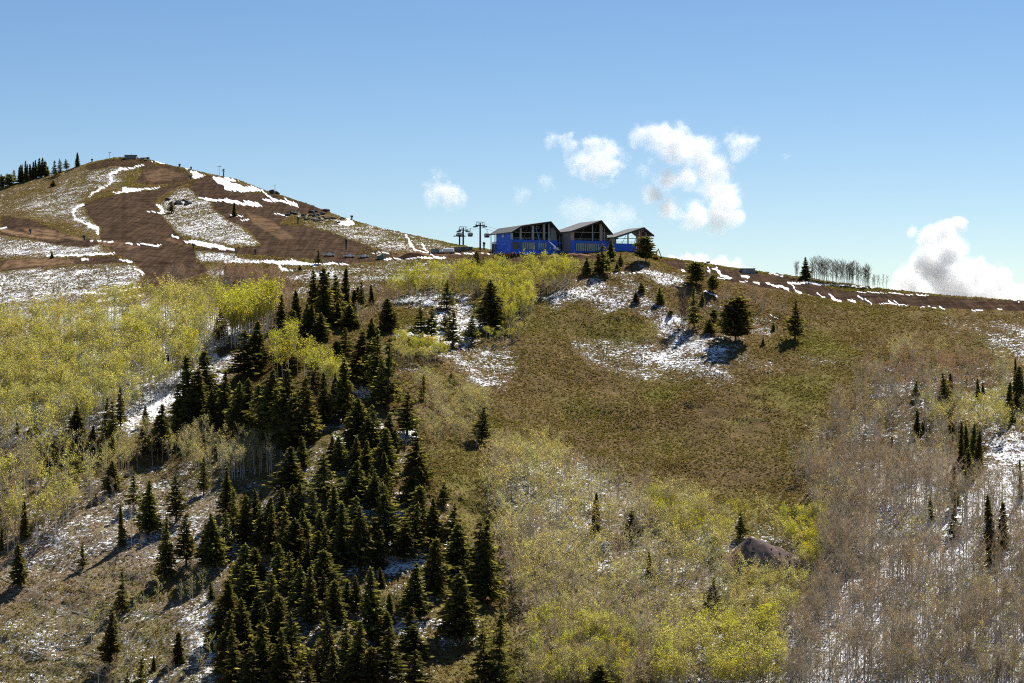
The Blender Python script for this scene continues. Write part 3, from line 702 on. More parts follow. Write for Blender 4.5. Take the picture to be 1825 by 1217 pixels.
# (cluster, [ (u, v_top, v_base, width_px, kind letter) ])   f fir, s spire, r ragged, p round pine
STAND = [(400, 960), (480, 900), (560, 880), (640, 850), (720, 880), (790, 930), (860, 1050), (760, 1090), (680, 1180), (600, 1210), (420, 1210), (400, 1100)]
rf = np.random.default_rng(31); FILL = []
while len(FILL) < 39:
    fu, fv = 400 + 460 * rf.random(), 860 + 350 * rf.random()
    if not in_poly(fu, fv, STAND) or (620 < fu < 760 and 960 < fv < 1030): continue
    fh = 52 + 34 * rf.random(); FILL.append((fu, fv - fh, fv, fh * 0.42, 'f'))
FILL.sort(key=lambda t: t[2])
CON = [
 ('in the row of firs on the far left hilltop', 'firs along the far left hilltop',
  [(2,294,318,8,'s'),(12,295,318,9,'f'),(25,293,318,14,'r'),(34,292,321,6,'s'),(38,289,321,6,'s'),(41,289,321,6,'s'),(45,283,320,6,'s'),(48,290,320,7,'s'),(55,291,319,7,'s'),(59,287,319,7,'s'),(63,284,317,7,'s'),(69,279,315,13,'f'),(75,279,314,15,'f'),(80,285,314,14,'f'),(85,296,313,7,'f')]),
 ('below the firs on the far left hilltop', 'pines below the far left hilltop firs', [(18,310,332,22,'p'),(5,313,335,16,'p'),(95,320,332,12,'f')]),
 ('standing apart between the hilltop firs and the brown summit', 'lone trees beside the brown summit', [(98,285,314,14,'r'),(107,282,312,12,'r'),(119,280,300,13,'r'),(138,271,297,10,'s')]),
 ('on the graded left hill', 'lone small trees on the graded hill', [(418,360,385,9,'s'),(306,357,380,13,'r'),(93,448,460,8,'f'),(567,443,471,14,'r'),(535,472,481,8,'f')]),
 ('at the lower edge of the left aspen grove', 'conifers edging the left aspen grove',
  [(30,747,775,8,'s'),(60,745,775,24,'r'),(20,810,840,12,'r'),(84,772,842,28,'f'),(109,766,830,34,'f'),(138,722,800,46,'f'),(133,783,855,28,'f'),(164,757,804,13,'s'),(190,708,790,32,'f'),(204,712,802,28,'f'),(201,770,812,18,'f'),(215,688,765,22,'r')]),
 ('beside the snowy gully below the aspen grove', 'conifers beside the snowy gully',
  [(259,720,762,15,'f'),(254,758,812,25,'f'),(287,718,815,50,'f'),(341,631,764,64,'f'),(364,622,722,32,'f'),(318,685,772,36,'f'),(399,659,762,38,'f'),(425,678,772,32,'f'),(355,655,770,44,'f'),(376,690,775,30,'f')]),
 ('at the foot of the aspen trunks above the gully', 'small firs among the aspen trunks', [(394,550,605,20,'f'),(385,562,605,14,'f'),(300,630,648,6,'s'),(290,627,648,6,'s')]),
 ('overlooking the snowy gully', 'big firs overlooking the snowy gully', [(435,586,676,58,'p'),(456,570,664,40,'f')]),
 ('in the tall dark clump below the road', 'tall firs in the clump below the road',
  [(501,524,580,21,'f'),(528,516,567,16,'s'),(522,550,618,40,'f'),(562,478,556,30,'f'),(577,475,580,28,'s'),(584,481,576,24,'f'),(599,487,566,28,'f'),(614,475,552,20,'s'),(546,539,606,32,'f'),(556,541,602,26,'f'),(571,556,606,28,'f')]),
 ('on the right side of the tall dark clump', 'firs right of the tall dark clump',
  [(605,535,580,26,'f'),(623,540,584,32,'f'),(630,515,546,12,'s'),(637,508,545,15,'f'),(645,500,549,16,'f'),(663,506,543,12,'s'),(615,583,632,26,'f'),(599,605,636,24,'f'),(663,566,602,18,'f'),(634,560,584,16,'f')]),
 ('beside the bright spring aspens at mid slope', 'firs beside the bright mid slope aspens',
  [(511,616,664,42,'f'),(558,632,694,30,'f'),(578,660,754,26,'f'),(611,636,752,32,'f'),(598,662,742,24,'f')]),
 ('in the dark clump above the brushy bowl', 'firs in the clump above the bowl',
  [(648,588,674,52,'f'),(672,585,704,42,'f'),(690,598,728,40,'f'),(662,600,690,44,'f'),(680,640,725,44,'r')]),
 ('in the rounded dark mass on the left of the stand', 'big firs in the rounded left mass',
  [(510,655,792,62,'p'),(546,668,798,54,'f'),(478,655,788,50,'f'),(462,684,776,40,'f'),(494,690,795,50,'f'),(443,672,770,38,'f'),(525,700,800,48,'f')]),
 ('in the leafy dark mass left of the brushy bowl', 'firs left of the brushy bowl',
  [(640,708,800,54,'p'),(668,720,812,54,'p'),(692,736,802,40,'f'),(725,695,776,46,'r'),(743,765,882,42,'f'),(686,760,852,48,'f'),(655,745,818,50,'f')]),
 ('just below the largest dark masses', 'smaller firs below the dark masses',
  [(507,752,808,26,'f'),(540,775,836,26,'f'),(592,775,832,22,'f'),(605,775,838,24,'f'),(633,777,842,28,'f'),(653,783,846,26,'f'),(689,842,892,26,'f')]),
 ('in the upper middle of the large stand', 'firs in the upper middle of the stand',
  [(518,795,875,54,'f'),(577,805,896,62,'p'),(632,819,892,46,'f'),(660,828,892,24,'f'),(671,850,908,46,'f'),(735,833,898,36,'f'),(748,863,962,38,'f'),(502,868,932,32,'f'),(530,860,932,32,'f'),(557,872,936,32,'f'),(596,863,962,36,'f')]),
 ('on the right edge of the large stand beside the bowl', 'firs on the right edge of the stand',
  [(790,858,902,28,'f'),(808,893,988,44,'f'),(775,885,978,36,'f'),(848,925,1062,52,'f'),(863,922,1072,48,'f'),(818,930,1024,48,'f'),(773,956,1062,40,'f'),(822,1018,1142,68,'p')]),
 ('in the heart of the large stand', 'firs in the heart of the stand',
  [(630,882,972,50,'f'),(690,858,990,66,'r'),(742,893,988,38,'f'),(612,893,1006,48,'f'),(642,900,1012,42,'f'),(720,928,1002,38,'f'),(674,941,1012,24,'s'),(681,1010,1046,12,'s'),(562,944,1022,34,'f')]),
 ('on the upper left side of the large stand', 'firs on the upper left of the stand',
  [(462,900,982,28,'f'),(485,898,992,36,'f'),(511,908,1002,32,'f'),(545,905,982,30,'f'),(570,905,988,28,'f'),(521,922,1012,52,'f'),(429,966,1062,48,'f'),(453,975,1052,36,'f'),(497,967,1062,36,'f'),(517,980,1066,36,'f')]),
 ('scattered on the open left slope', 'firs scattered on the open left slope',
  [(201,819,875,27,'f'),(238,838,908,28,'r'),(265,853,950,38,'f'),(218,897,974,16,'s'),(314,840,930,38,'f'),(363,812,882,19,'f'),(405,830,918,30,'f'),(43,891,958,17,'s'),(36,963,1045,32,'f'),(147,963,1015,19,'r'),(3,940,980,10,'s')]),
 ('low on the open left slope', 'firs low on the left slope', [(218,1013,1095,29,'f'),(196,1088,1185,38,'f'),(315,1125,1182,19,'s'),(249,1163,1240,30,'f'),(225,1195,1245,14,'f'),(274,1165,1195,12,'f'),(372,1120,1162,16,'f')]),
 ('on the left edge of the large stand', 'firs on the left edge of the stand',
  [(332,912,1008,36,'f'),(295,918,1034,27,'f'),(381,912,1012,38,'f'),(362,930,1004,22,'f'),(402,907,992,26,'f'),(417,868,962,26,'f'),(437,880,968,26,'f'),(460,870,952,24,'f')]),
 ('in the lower middle of the large stand', 'firs in the lower middle of the stand',
  [(580,978,1064,58,'f'),(537,1006,1088,32,'f'),(554,1008,1114,36,'f'),(578,1015,1092,28,'f'),(598,1031,1114,34,'f'),(618,1033,1082,22,'f'),(480,1020,1114,50,'f'),(442,1003,1084,52,'f'),(662,1008,1142,54,'f'),(695,1055,1112,15,'s')]),
 ('at the lower right of the large stand', 'firs at the lower right of the stand',
  [(738,1003,1094,56,'f'),(730,1080,1152,40,'f'),(735,1112,1174,50,'f'),(690,1116,1217,62,'f'),(739,1158,1252,62,'p'),(866,1120,1244,66,'r'),(887,1078,1240,40,'f'),(931,1178,1235,19,'f'),(636,1104,1228,42,'f'),(616,1102,1212,38,'f')]),
 ('along the bottom of the large stand', 'firs along the bottom of the stand',
  [(404,1030,1142,52,'f'),(377,1036,1068,12,'f'),(452,1062,1152,38,'f'),(471,1075,1152,24,'f'),(498,1058,1172,48,'f'),(432,1064,1182,46,'f'),(521,1088,1204,56,'f'),(585,1088,1194,42,'f'),(547,1180,1255,42,'f'),(567,1160,1218,24,'f'),(400,1084,1204,42,'f')]),
 ('at the very bottom edge of the large stand', 'firs at the bottom edge of the stand', [(420,1120,1232,52,'f'),(470,1108,1228,52,'f'),(503,1120,1238,52,'f'),(450,1150,1250,52,'f'),(600,1150,1250,44,'f'),(660,1150,1250,44,'f')]),
 ('in the shaded back rows of the large stand', 'shaded firs in the back of the stand', FILL[::4]),
 ('on the snowy shelf below the bright aspens', 'conifers on the snowy shelf',
  [(796,497,550,32,'r'),(801,552,592,20,'r'),(875,496,584,46,'f'),(751,545,602,36,'r'),(769,543,604,30,'r'),(806,552,616,26,'f'),(793,556,585,16,'r'),(842,560,609,22,'f'),(691,530,588,32,'f'),(849,446,478,19,'f')]),
 ('in the open brush left of the bowl', 'small firs in the brush left of the bowl', [(804,663,690,15,'r'),(755,665,712,14,'r'),(858,723,789,30,'f')]),
 ('on the knoll below the lodge', 'firs on the knoll below the lodge',
  [(1046,457,490,18,'f'),(1075,433,490,30,'f'),(1067,450,488,18,'f'),(1089,426,462,20,'f'),(1100,466,482,10,'f'),(1106,450,471,11,'f'),(1151,420,467,38,'p')]),
 ('on the snowy face of the knoll', 'little firs on the snowy knoll face', [(1144,502,521,13,'f'),(1134,520,539,13,'f'),(1177,511,543,15,'f'),(1195,553,563,14,'p'),(1252,520,541,11,'f')]),
 ('on the shoulder right of the knoll', 'pines on the shoulder right of the knoll', [(1241,465,507,40,'p'),(1270,488,521,24,'p'),(1237,510,585,24,'f'),(1311,528,610,62,'p'),(1417,533,607,38,'f')]),
 ('between the pines on the right shoulder', 'tiny firs on the right shoulder', [(1378,573,589,9,'f'),(1360,600,616,9,'f'),(1264,568,593,18,'f'),(1273,551,570,16,'p')]),
 ('beside the leafless trees on the right skyline', 'skyline fir', [(1437,457,497,19,'f')]),
 ('among the spring aspens at lower centre', 'firs among the lower centre aspens', [(1061,876,948,15,'s'),(1126,908,962,36,'f'),(1158,977,1042,15,'r'),(1271,1028,1088,27,'f'),(1320,912,958,25,'f'),(1072,1182,1245,50,'f')]),
 ('among the leafless aspens at upper right', 'firs among the upper right aspens', [(1632,678,712,16,'r'),(1685,662,732,24,'r'),(1694,664,704,11,'s'),(1744,673,714,9,'s'),(1752,680,702,6,'s'),(1798,678,752,15,'s'),(1816,650,727,22,'f'),(1811,636,722,9,'s'),(1634,727,777,12,'s'),(1647,737,767,8,'s'),(1695,742,767,7,'s'),(1589,777,794,6,'s')]),
 ('in the narrow dark clump above the snow on the right', 'spires in the right hand clump', [(1714,750,818,11,'s'),(1725,756,822,13,'s'),(1733,752,832,13,'s'),(1743,765,838,13,'s'),(1728,796,858,13,'s')]),
 ('among the bare trunks at lower right', 'spires among the bare trunks', [(1701,830,905,20,'f'),(1767,880,1010,20,'s'),(1786,893,980,19,'s'),(1700,903,958,26,'f'),(1820,816,888,8,'s'),(1659,880,928,9,'s')]),
]
ORD = ['first', 'second', 'third', 'fourth', 'fifth', 'sixth', 'seventh', 'eighth', 'ninth', 'tenth', 'eleventh', 'twelfth', 'thirteenth', 'fourteenth', 'fifteenth']
SIZE = lambda v: 'tall' if v > 95 else ('small' if v < 30 else ('low' if v < 45 else 'medium'))
SHAPE = {'f': 'conical dark fir', 's': 'slender spire fir', 'r': 'ragged conifer', 'p': 'round crowned pine'}
KIND = {'f': 'fir', 's': 'spire', 'r': 'ragged', 'p': 'pine'}
NAME = {'f': 'fir_tree', 's': 'spire_fir_tree', 'r': 'ragged_conifer', 'p': 'pine_tree'}
R = np.random.default_rng(5)
n_con = 0
CLEAR = []
for phrase, grp, items in CON:
    order = sorted(range(len(items)), key=lambda i: items[i][0])
    rank = {i: k for k, i in enumerate(order)}
    nmax = len(items)
    for i, (u, vt, vb, w, kl) in enumerate(items):
        g = G(u, vb)
        h = (vb - vt) * g[1] / F
        wm = w * g[1] / F * (1.5 if vb > 560 and 300 < u < 960 else 1.26) * (0.9 if kl == 'p' else 1) * (1.25 if u > 1560 else 1)
        k = KIND[kl]
        if kl == 'p' and u < 900 and vb > 400: k = 'ragged' if R.random() < 0.5 else 'fir'
        CLEAR.append((u, vb, w))
        if kl == 'f' and vb - vt > 40 and R.random() < 0.36: k = 'ragged'
        a, b = CT[k][R.integers(len(CT[k]))]
        if nmax == 1: pos = ''
        elif rank[i] == 0: pos = 'leftmost '
        elif rank[i] == nmax - 1: pos = 'rightmost '
        else: pos = ORD[rank[i]] + ' from left '
        lab = f"{SHAPE[kl]}, {pos}{phrase}" if pos else f"{SHAPE[kl]} {phrase}"
        if len(lab.split()) > 16: lab = lab.replace('conical dark fir', 'dark fir').replace('slender spire fir', 'spire fir').replace('round crowned pine', 'round pine').replace(' the large stand', ' large stand').replace('dark masses', 'masses').replace(' side of', ' of')
        if len(lab.split()) > 16: print('LONG', lab)
        o = empty(NAME[kl], g + np.array([0, 0, -0.1]), R.random() * 6.28, lab, 'conifer', grp)
        sx = wm / 2 / CR[k]
        o.scale = (sx * (0.88 + 0.26 * R.random()), sx * (0.88 + 0.26 * R.random()), h / 14.2)
        o.rotation_euler = (R.normal() * 0.03, R.normal() * 0.03, R.random() * 6.28)
        link('trunk', a, o); link('crown', b, o)
        n_con += 1
print('conifers', n_con)
# ------------------------------------------------------------------ aspens
Y_GREEN = np.array([0.44, 0.435, 0.06]); Y_OLIVE = np.array([0.47, 0.445, 0.14]); Y_PALE = np.array([0.48, 0.44, 0.19]); Y_BUD = np.array([0.46, 0.415, 0.20])
T_GREY = np.array([0.49, 0.44, 0.43]); T_PINK = np.array([0.52, 0.405, 0.37]); T_TAN = np.array([0.50, 0.435, 0.40]); T_BACKLIT = np.array([0.25, 0.205, 0.17])  # darkest twig tint paints in the backlit silhouette of the skyline trees
BARK = np.array([0.50, 0.45, 0.38])

def aspen_template(kind, seed, leaf_c, nl, ls, H=14.0, R0=2.3):
    R = np.random.default_rng(seed)
    twig = T_PINK if leaf_c is T_PINK else (leaf_c if kind in ('bare', 'sky') else T_GREY)
    tr, cr = Geo(), Geo()
    lean = R.normal(size=2) * 0.35; cv = R.normal(size=2) * 0.25
    ax = lambda f: np.array([lean[0] * f + cv[0] * sin(3 * f), lean[1] * f + cv[1] * sin(3 * f), f * H])
    tr.tube([ax(f) for f in (0, .25, .5, .75, 0.96)], np.array([0.17, 0.14, 0.11, 0.07, 0.03]) * (1.25 if kind == 'bare' else 1.0), BARK * (0.8 + 0.4 * R.random()), 4)
    tr.V[0][:4, 2] -= 0.6
    z0 = {'leafy': 0.54, 'bud': 0.40, 'bare': 0.46, 'sky': 0.2}[kind]
    if kind == 'sky': R0 = 1.7
    tips = []
    nlimb = {'leafy': 13, 'bud': 14, 'bare': 17, 'sky': 26}[kind]
    for i in range(nlimb):
        f = z0 + (0.95 - z0) * (i + R.random()) / nlimb
        az = R.random() * 6.28
        g = (f - z0) / (1 - z0)
        L = R0 * (0.5 + 0.6 * R.random()) * sqrt(max(0.08, 1 - (max(0, g - 0.35) / 0.68) ** 2)) * (0.55 + 0.9 * min(1, g * 2.0))
        d = np.array([cos(az), sin(az), 0.55 + 0.5 * R.random() + 0.4 * g])
        p0 = ax(f); p1 = p0 + d * L * 0.55; p2 = p0 + d * L * np.array([1, 1, 1.12])
        cr.tube([p0, p1, p2], [0.06, 0.04, 0.018], twig * (0.7 + 0.4 * R.random()), 3)
        tips += [(p1, d, L), (p2, d, L), (p0 * .35 + p2 * .65, d, L)]
        nt_ = {'leafy': 2, 'bud': 5, 'bare': 10, 'sky': 9}[kind]
        for k in range(nt_):
            t = 0.25 + 0.75 * R.random()
            q0 = p0 + (p2 - p0) * t
            dd = d * 0.6 + R.normal(size=3) * 0.55 + [0, 0, 0.25]
            ll = L * (0.28 + 0.4 * R.random())
            cr.tube([q0, q0 + dd * ll], [0.036, 0.014], twig * (0.75 + 0.5 * R.random()), 3)
            tips.append((q0 + dd * ll, dd, ll))
    tips.append((ax(0.97), np.array([0, 0, 1.0]), 1.0))
    if nl:
        ti = R.integers(len(tips), size=nl)
        c = np.array([tips[i][0] for i in ti]) + R.normal(size=(nl, 3)) * (0.42 if kind == 'leafy' else 0.40)
        v = (0.72 + 0.5 * R.random((nl, 1)))
        hue = R.normal(size=(nl, 1)) * 0.05
        cc = leaf_c * v * np.concatenate([1 + hue, np.ones_like(hue), 1 - hue], 1)
        cr.quads(leaf_quads(c, ls * (0.7 + 0.6 * R.random(nl)), R, 0.8), cc)
    return tr, cr

SPEC = {'leafy_bright': ('leafy', Y_GREEN, 470, 0.36), 'leafy_olive': ('leafy', Y_OLIVE, 430, 0.34), 'leafy_pale': ('leafy', Y_PALE, 340, 0.34),
        'bud': ('bud', Y_BUD, 200, 0.30), 'bud_green': ('bud', Y_OLIVE, 230, 0.30), 'bare': ('bare', T_GREY, 0, 0), 'bare_pink': ('bare', T_PINK, 40, 0.25), 'bare_tan': ('bare', T_TAN, 24, 0.26), 'bare_backlit': ('sky', T_BACKLIT, 40, 0.22)}
AT = {k: [aspen_template(s[0], 500 + 17 * n + i, s[1], s[2], s[3]) for i in range(4)] for n, (k, s) in enumerate(SPEC.items())}
ATM = {k: [(t.mesh('aspen_trunk', M_ASPEN_BARK), c.mesh('aspen_crown', M_LEAF)) for t, c in v] for k, v in AT.items()}

# (base outline on the hillside, how many, height in px range, width factor, {look: share}, label phrase, group, always individual)
MOUND = [(1292, 1010), (1312, 965), (1335, 950), (1365, 960), (1395, 980), (1424, 1012), (1418, 1050), (1380, 1056), (1330, 1050), (1300, 1040)]
REG = [
 ([(-30, 604), (130, 582), (280, 562), (400, 570), (478, 580), (478, 596), (430, 620), (400, 630), (330, 685), (200, 768), (60, 800), (-30, 800)], 920, (38, 68), 1.0, {'leafy_olive': .78, 'leafy_bright': .1, 'bud_green': .12}, 'in the dense grove on the left flank', 'dense left aspen grove', 0),
 ([(260, 518), (350, 505), (480, 508), (535, 535), (500, 590), (470, 545), (380, 520)], 110, (30, 44), 0.8, {'bare_pink': .8, 'bud': .2}, 'along the upper edge of the left grove', 'bare aspens above the left grove', 0),
 ([(385, 582), (500, 578), (495, 596), (430, 622), (395, 620)], 80, (62, 80), 0.9, {'leafy_bright': .8, 'leafy_olive': .2}, 'at the bright right end of the left grove', 'bright end of the left aspen grove', 0),
 ([(-30, 800), (100, 800), (170, 880), (130, 960), (40, 990), (-30, 990)], 110, (52, 84), 0.9, {'leafy_olive': .45, 'bud': .3, 'bud_green': .25}, 'at the left edge of the open slope', 'aspens at the left edge', 0),
 ([(270, 790), (480, 800), (490, 850), (400, 862), (300, 830), (180, 862), (150, 815)], 150, (34, 52), 0.9, {'bud': .45, 'bud_green': .35, 'leafy_pale': .2}, 'in the thin brush above the open left slope', 'thin aspens above the open slope', 0),
 ([(120, 880), (300, 870), (420, 940), (300, 1010), (100, 1000)], 34, (26, 46), 0.8, {'bud': .5, 'bare_tan': .5}, 'scattered on the open left slope', 'scattered aspens on the left slope', 0),
 ([(0, 1060), (190, 1040), (390, 1060), (390, 1240), (0, 1240)], 80, (24, 60), 0.9, {'bud': .35, 'bud_green': .3, 'bare_tan': .35}, 'low on the left slope', 'sparse aspens low on the left slope', 0),
 ([(690, 530), (760, 508), (840, 500), (900, 497), (1000, 497), (1032, 512), (960, 534), (945, 577), (905, 600), (880, 560), (850, 530), (700, 545)], 220, (34, 47), 0.95, {'leafy_bright': .85, 'leafy_olive': .15}, 'in the bright grove below the lodge', 'bright aspens below the lodge', 0),
 ([(480, 650), (520, 622), (545, 665), (600, 692), (602, 722), (560, 705), (520, 690), (490, 702)], 42, (50, 66), 0.9, {'leafy_bright': .85, 'leafy_olive': .15}, 'in the pocket between the dark firs', 'bright aspens between the firs', 0),
 ([(704, 612), (800, 625), (790, 652), (720, 655), (704, 640)], 60, (20, 30), 1.5, {'leafy_bright': .6, 'leafy_olive': .4}, 'on the snowy shelf right of the firs', 'low aspens on the snowy shelf', 0),
 ([(735, 675), (830, 690), (885, 750), (862, 800), (800, 785), (760, 795), (742, 730)], 130, (20, 34), 1.5, {'bud': .45, 'bud_green': .35, 'leafy_pale': .2}, 'in the brush left of the bowl', 'aspen brush left of the bowl', 0),
 ([(860, 600), (945, 585), (940, 605), (880, 615)], 20, (18, 26), 1.5, {'leafy_pale': .6, 'leafy_bright': .4}, 'at the top left of the bowl', 'low aspens at the top of the bowl', 0),
 ([(850, 850), (960, 835), (1060, 868), (1180, 900), (1260, 935), (1400, 960), (1440, 1040), (1410, 1110), (1395, 1245), (930, 1260), (945, 1120), (905, 1040), (880, 930)], 1000, (40, 64), 1.1, {'bare_tan': .14, 'bud': .36, 'bud_green': .2, 'leafy_pale': .30}, 'in the broad thin grove at lower centre', 'thin aspens at lower centre', 0),
 ([(880, 800), (990, 810), (1010, 845), (930, 850), (870, 835)], 50, (36, 46), 1.0, {'leafy_pale': .7, 'bud': .3}, 'at the upper tip of the lower centre grove', 'upper tip of the centre grove', 0),
 ([(1160, 905), (1240, 925), (1330, 945), (1310, 1000), (1220, 985), (1160, 945)], 90, (34, 50), 1.1, {'leafy_bright': .75, 'leafy_olive': .25}, 'on the bright margin below the brushy bowl', 'bright aspens below the bowl', 0),
 ([(1380, 955), (1468, 935), (1470, 1010), (1440, 1040), (1405, 1000)], 70, (36, 54), 1.1, {'leafy_bright': .85, 'leafy_olive': .15}, 'right behind the dark gravel mound', 'bright aspens behind the mound', 0),
 ([(945, 1130), (1100, 1150), (1140, 1190), (1110, 1250), (950, 1250)], 85, (40, 60), 1.1, {'leafy_bright': .8, 'leafy_olive': .2}, 'at the bottom beside the big firs', 'bright aspens at the bottom', 0),
 ([(1170, 1170), (1380, 1150), (1400, 1255), (1170, 1260)], 105, (56, 78), 1.1, {'leafy_olive': .7, 'leafy_bright': .3}, 'standing in snow at the bottom centre', 'leafy aspens in snow at the bottom', 0),
 ([(1300, 1066), (1440, 1062), (1420, 1130), (1300, 1120)], 46, (40, 54), 1.1, {'leafy_olive': .7, 'leafy_pale': .3}, 'in front of the dark gravel mound', 'aspens in front of the mound', 0),
 ([(1440, 880), (1560, 860), (1700, 890), (1880, 920), (1880, 1270), (1390, 1270), (1420, 1130), (1465, 1040)], 1050, (56, 84), 0.85, {'bare': .58, 'bare_tan': .34, 'bud': .08}, 'in the leafless grove at lower right', 'leafless grove at lower right', 0),
 ([(1560, 1110), (1880, 1060), (1880, 1270), (1560, 1270)], 120, (50, 74), 0.9, {'bud': .5, 'bud_green': .5}, 'among the leafless trees in the lower right corner', 'budding aspens in the lower right corner', 0),
 ([(1410, 810), (1450, 780), (1530, 700), (1640, 700), (1720, 720), (1700, 860), (1560, 860), (1440, 880), (1410, 860)], 230, (36, 58), 0.8, {'bare': .66, 'bare_tan': .26, 'bud': .08}, 'in the thin leafless belt right of the bowl', 'leafless belt right of the bowl', 0),
 ([(1620, 725), (1700, 740), (1840, 720), (1880, 790), (1780, 790), (1700, 790), (1640, 780)], 95, (34, 52), 1.0, {'leafy_pale': .4, 'bud_green': .4, 'leafy_olive': .2}, 'in the pale green patch above the right hand snow', 'pale green aspens at the right', 0),
 ([(1530, 650), (1600, 625), (1760, 640), (1830, 680), (1830, 720), (1700, 720), (1560, 700)], 210, (22, 36), 1.1, {'bare_pink': .6, 'bud': .4}, 'in the reddish brush of the upper right slope', 'reddish brush on the upper right slope', 0),
 ([(1440, 498), (1470, 500), (1520, 505), (1548, 508), (1548, 512), (1500, 507), (1440, 501)], 62, (30, 42), 1.0, {'bare_backlit': 1.0}, 'in the leafless row on the right skyline', 'leafless row on the right skyline', 1),
 ([(1548, 509), (1582, 514), (1580, 517), (1548, 512)], 9, (14, 26), 0.9, {'bare_backlit': 1.0}, 'at the low right end of the skyline row', 'low end of the skyline row', 1),
 ([(1418, 494), (1434, 497), (1432, 499), (1418, 496)], 5, (14, 30), 0.9, {'bare_backlit': 1.0}, 'beside the skyline fir on the right', 'bare trees beside the skyline fir', 1),
 ([(1214, 580), (1230, 580), (1228, 586), (1214, 586)], 6, (56, 70), 1.0, {'bare_backlit': 1.0}, 'beside the fir on the snowy right shoulder', 'bare trees on the snowy shoulder', 1),
 ([(1270, 540), (1330, 520), (1410, 545), (1400, 570), (1290, 570)], 34, (20, 36), 1.0, {'bare_pink': .8, 'bare': .2}, 'around the pines on the right shoulder', 'bare brush around the right pines', 0),
 ([(630, 530), (700, 525), (720, 545), (680, 575), (640, 580)], 40, (18, 30), 1.2, {'bare_pink': .8, 'bud': .2}, 'in the bare brush below the road', 'bare brush below the road', 0),
]
R = np.random.default_rng(77)
trees = []
CLA = np.array(CLEAR)
for poly, n, (h0, h1), wf, mix, phrase, grp, always in REG:
    pa = np.array(poly, float); lo, hi = pa.min(0), pa.max(0)
    got, tries = [], 0
    cell = sqrt(abs(np.sum(pa[:, 0] * np.roll(pa[:, 1], -1) - np.roll(pa[:, 0], -1) * pa[:, 1])) / 2 / n)
    while len(got) < n and tries < n * 40:
        tries += 1
        p = lo + R.random(2) * (hi - lo)
        if not in_poly(p[0], p[1], poly) or in_poly(p[0], p[1], MOUND): continue
        if n > 60 and R.random() > 0.22 + 0.9 * np.clip(0.5 + 0.9 * vnoise(np.array(p[0] / 26.), np.array(p[1] / 17.), 95), 0, 1): continue
        if R.random() < 0.85 and np.any((np.abs(CLA[:, 0] - p[0]) < CLA[:, 2] * 0.62 + 3) & (p[1] > CLA[:, 1] - 4) & (p[1] < CLA[:, 1] + (h0 + h1) * 0.42)): continue
        if got and tries < n * 30:
            d = np.abs(np.array(got) - p)
            if np.min(np.hypot(d[:, 0], d[:, 1] * 1.3)) < cell * 0.5: continue
        got.append(p)
    looks = list(mix); pr = np.array([mix[k] for k in looks]); pr /= pr.sum()
    for p in got:
        # looks cluster on the hillside instead of alternating tree by tree
        q = np.clip(0.5 + 0.62 * vnoise(np.array(p[0] / 38.), np.array(p[1] / 30.), 91) + R.normal() * 0.16, 0, 0.9999)
        look = looks[int(np.searchsorted(np.cumsum(pr), q))]
        trees.append([p[0], p[1], h0 + (h1 - h0) * R.random(), wf, look, phrase, grp, always])
KN3 = lambda k: 'leafy' if k.startswith('leafy') else ('bud' if k.startswith('bud') else 'bare')
WORD = {'leafy_bright': 'bright yellow green aspen', 'leafy_olive': 'olive yellow leafy aspen', 'leafy_pale': 'pale straw yellow aspen', 'bud': 'thin budding tan aspen', 'bud_green': 'thin budding olive aspen',
        'bare': 'leafless grey aspen', 'bare_backlit': 'leafless dark backlit aspen', 'bare_pink': 'leafless reddish grey aspen', 'bare_tan': 'leafless tan aspen'}
ANAME = {'leafy': 'leafy_aspen', 'bud': 'budding_aspen', 'bare': 'bare_aspen'}
for kk in ('leafy', 'bud', 'bare'):
    mine = [t for t in trees if KN3(t[4]) == kk]
    mine.sort(key=lambda t: (-t[7], -t[2] - 0.02 * t[1]))
    solo, mass = mine[:285], mine[285:]
    for u, v, hp, wf, look, phrase, grp, al in solo:
        g = G(u, v); s = hp * g[1] / F / 14.0
        a, b = ATM[look][R.integers(4)]
        o = empty(ANAME[kk], g, R.random() * 6.28, f"{WORD[look]} {phrase}", 'aspen', WORD[look] + ' ' + phrase)
        o.scale = (s * wf * (0.85 + .3 * R.random()),) * 2 + (s,)
        link('trunk', a, o); link('crown', b, o)
    VV_, QQ_, CC_, MI_, n = [], [], [], [], 0
    for u, v, hp, wf, look, *_ in mass:
        g = G(u, v); s = hp * g[1] / F / 14.0; a = R.random() * 6.28; sw = s * wf * (0.85 + .3 * R.random())
        br = 0.84 + 0.32 * R.random(); hu = R.normal() * 0.05
        for mi, geo in enumerate(AT[look][R.integers(4)]):
            V0, Q0, C0 = geo.arrays()
            x, y = V0[:, 0] * sw, V0[:, 1] * sw
            W = np.stack([x * cos(a) - y * sin(a) + g[0], x * sin(a) + y * cos(a) + g[1], V0[:, 2] * s + g[2]], -1)
            VV_.append(W); QQ_.append(Q0 + n); CC_.append(C0 * br * np.array([1 + hu, 1, 1 - hu])); MI_.append(np.full(len(Q0), mi)); n += len(V0)
    if mass:
        me = np_mesh(ANAME[kk] + '_grove', np.concatenate(VV_), np.concatenate(QQ_), [M_ASPEN_BARK, M_LEAF], colr=np.concatenate(CC_), mat_idx=np.concatenate(MI_))
        tag(link(ANAME[kk] + '_grove', me), {'leafy': 'mass of yellow green aspens covering the hillside groves', 'bud': 'mass of thin budding aspens over the lower slopes', 'bare': 'mass of leafless grey aspens on the lower right slope'}[kk], 'aspen grove', kind='stuff')
    print(kk, len(solo), len(mass), n)

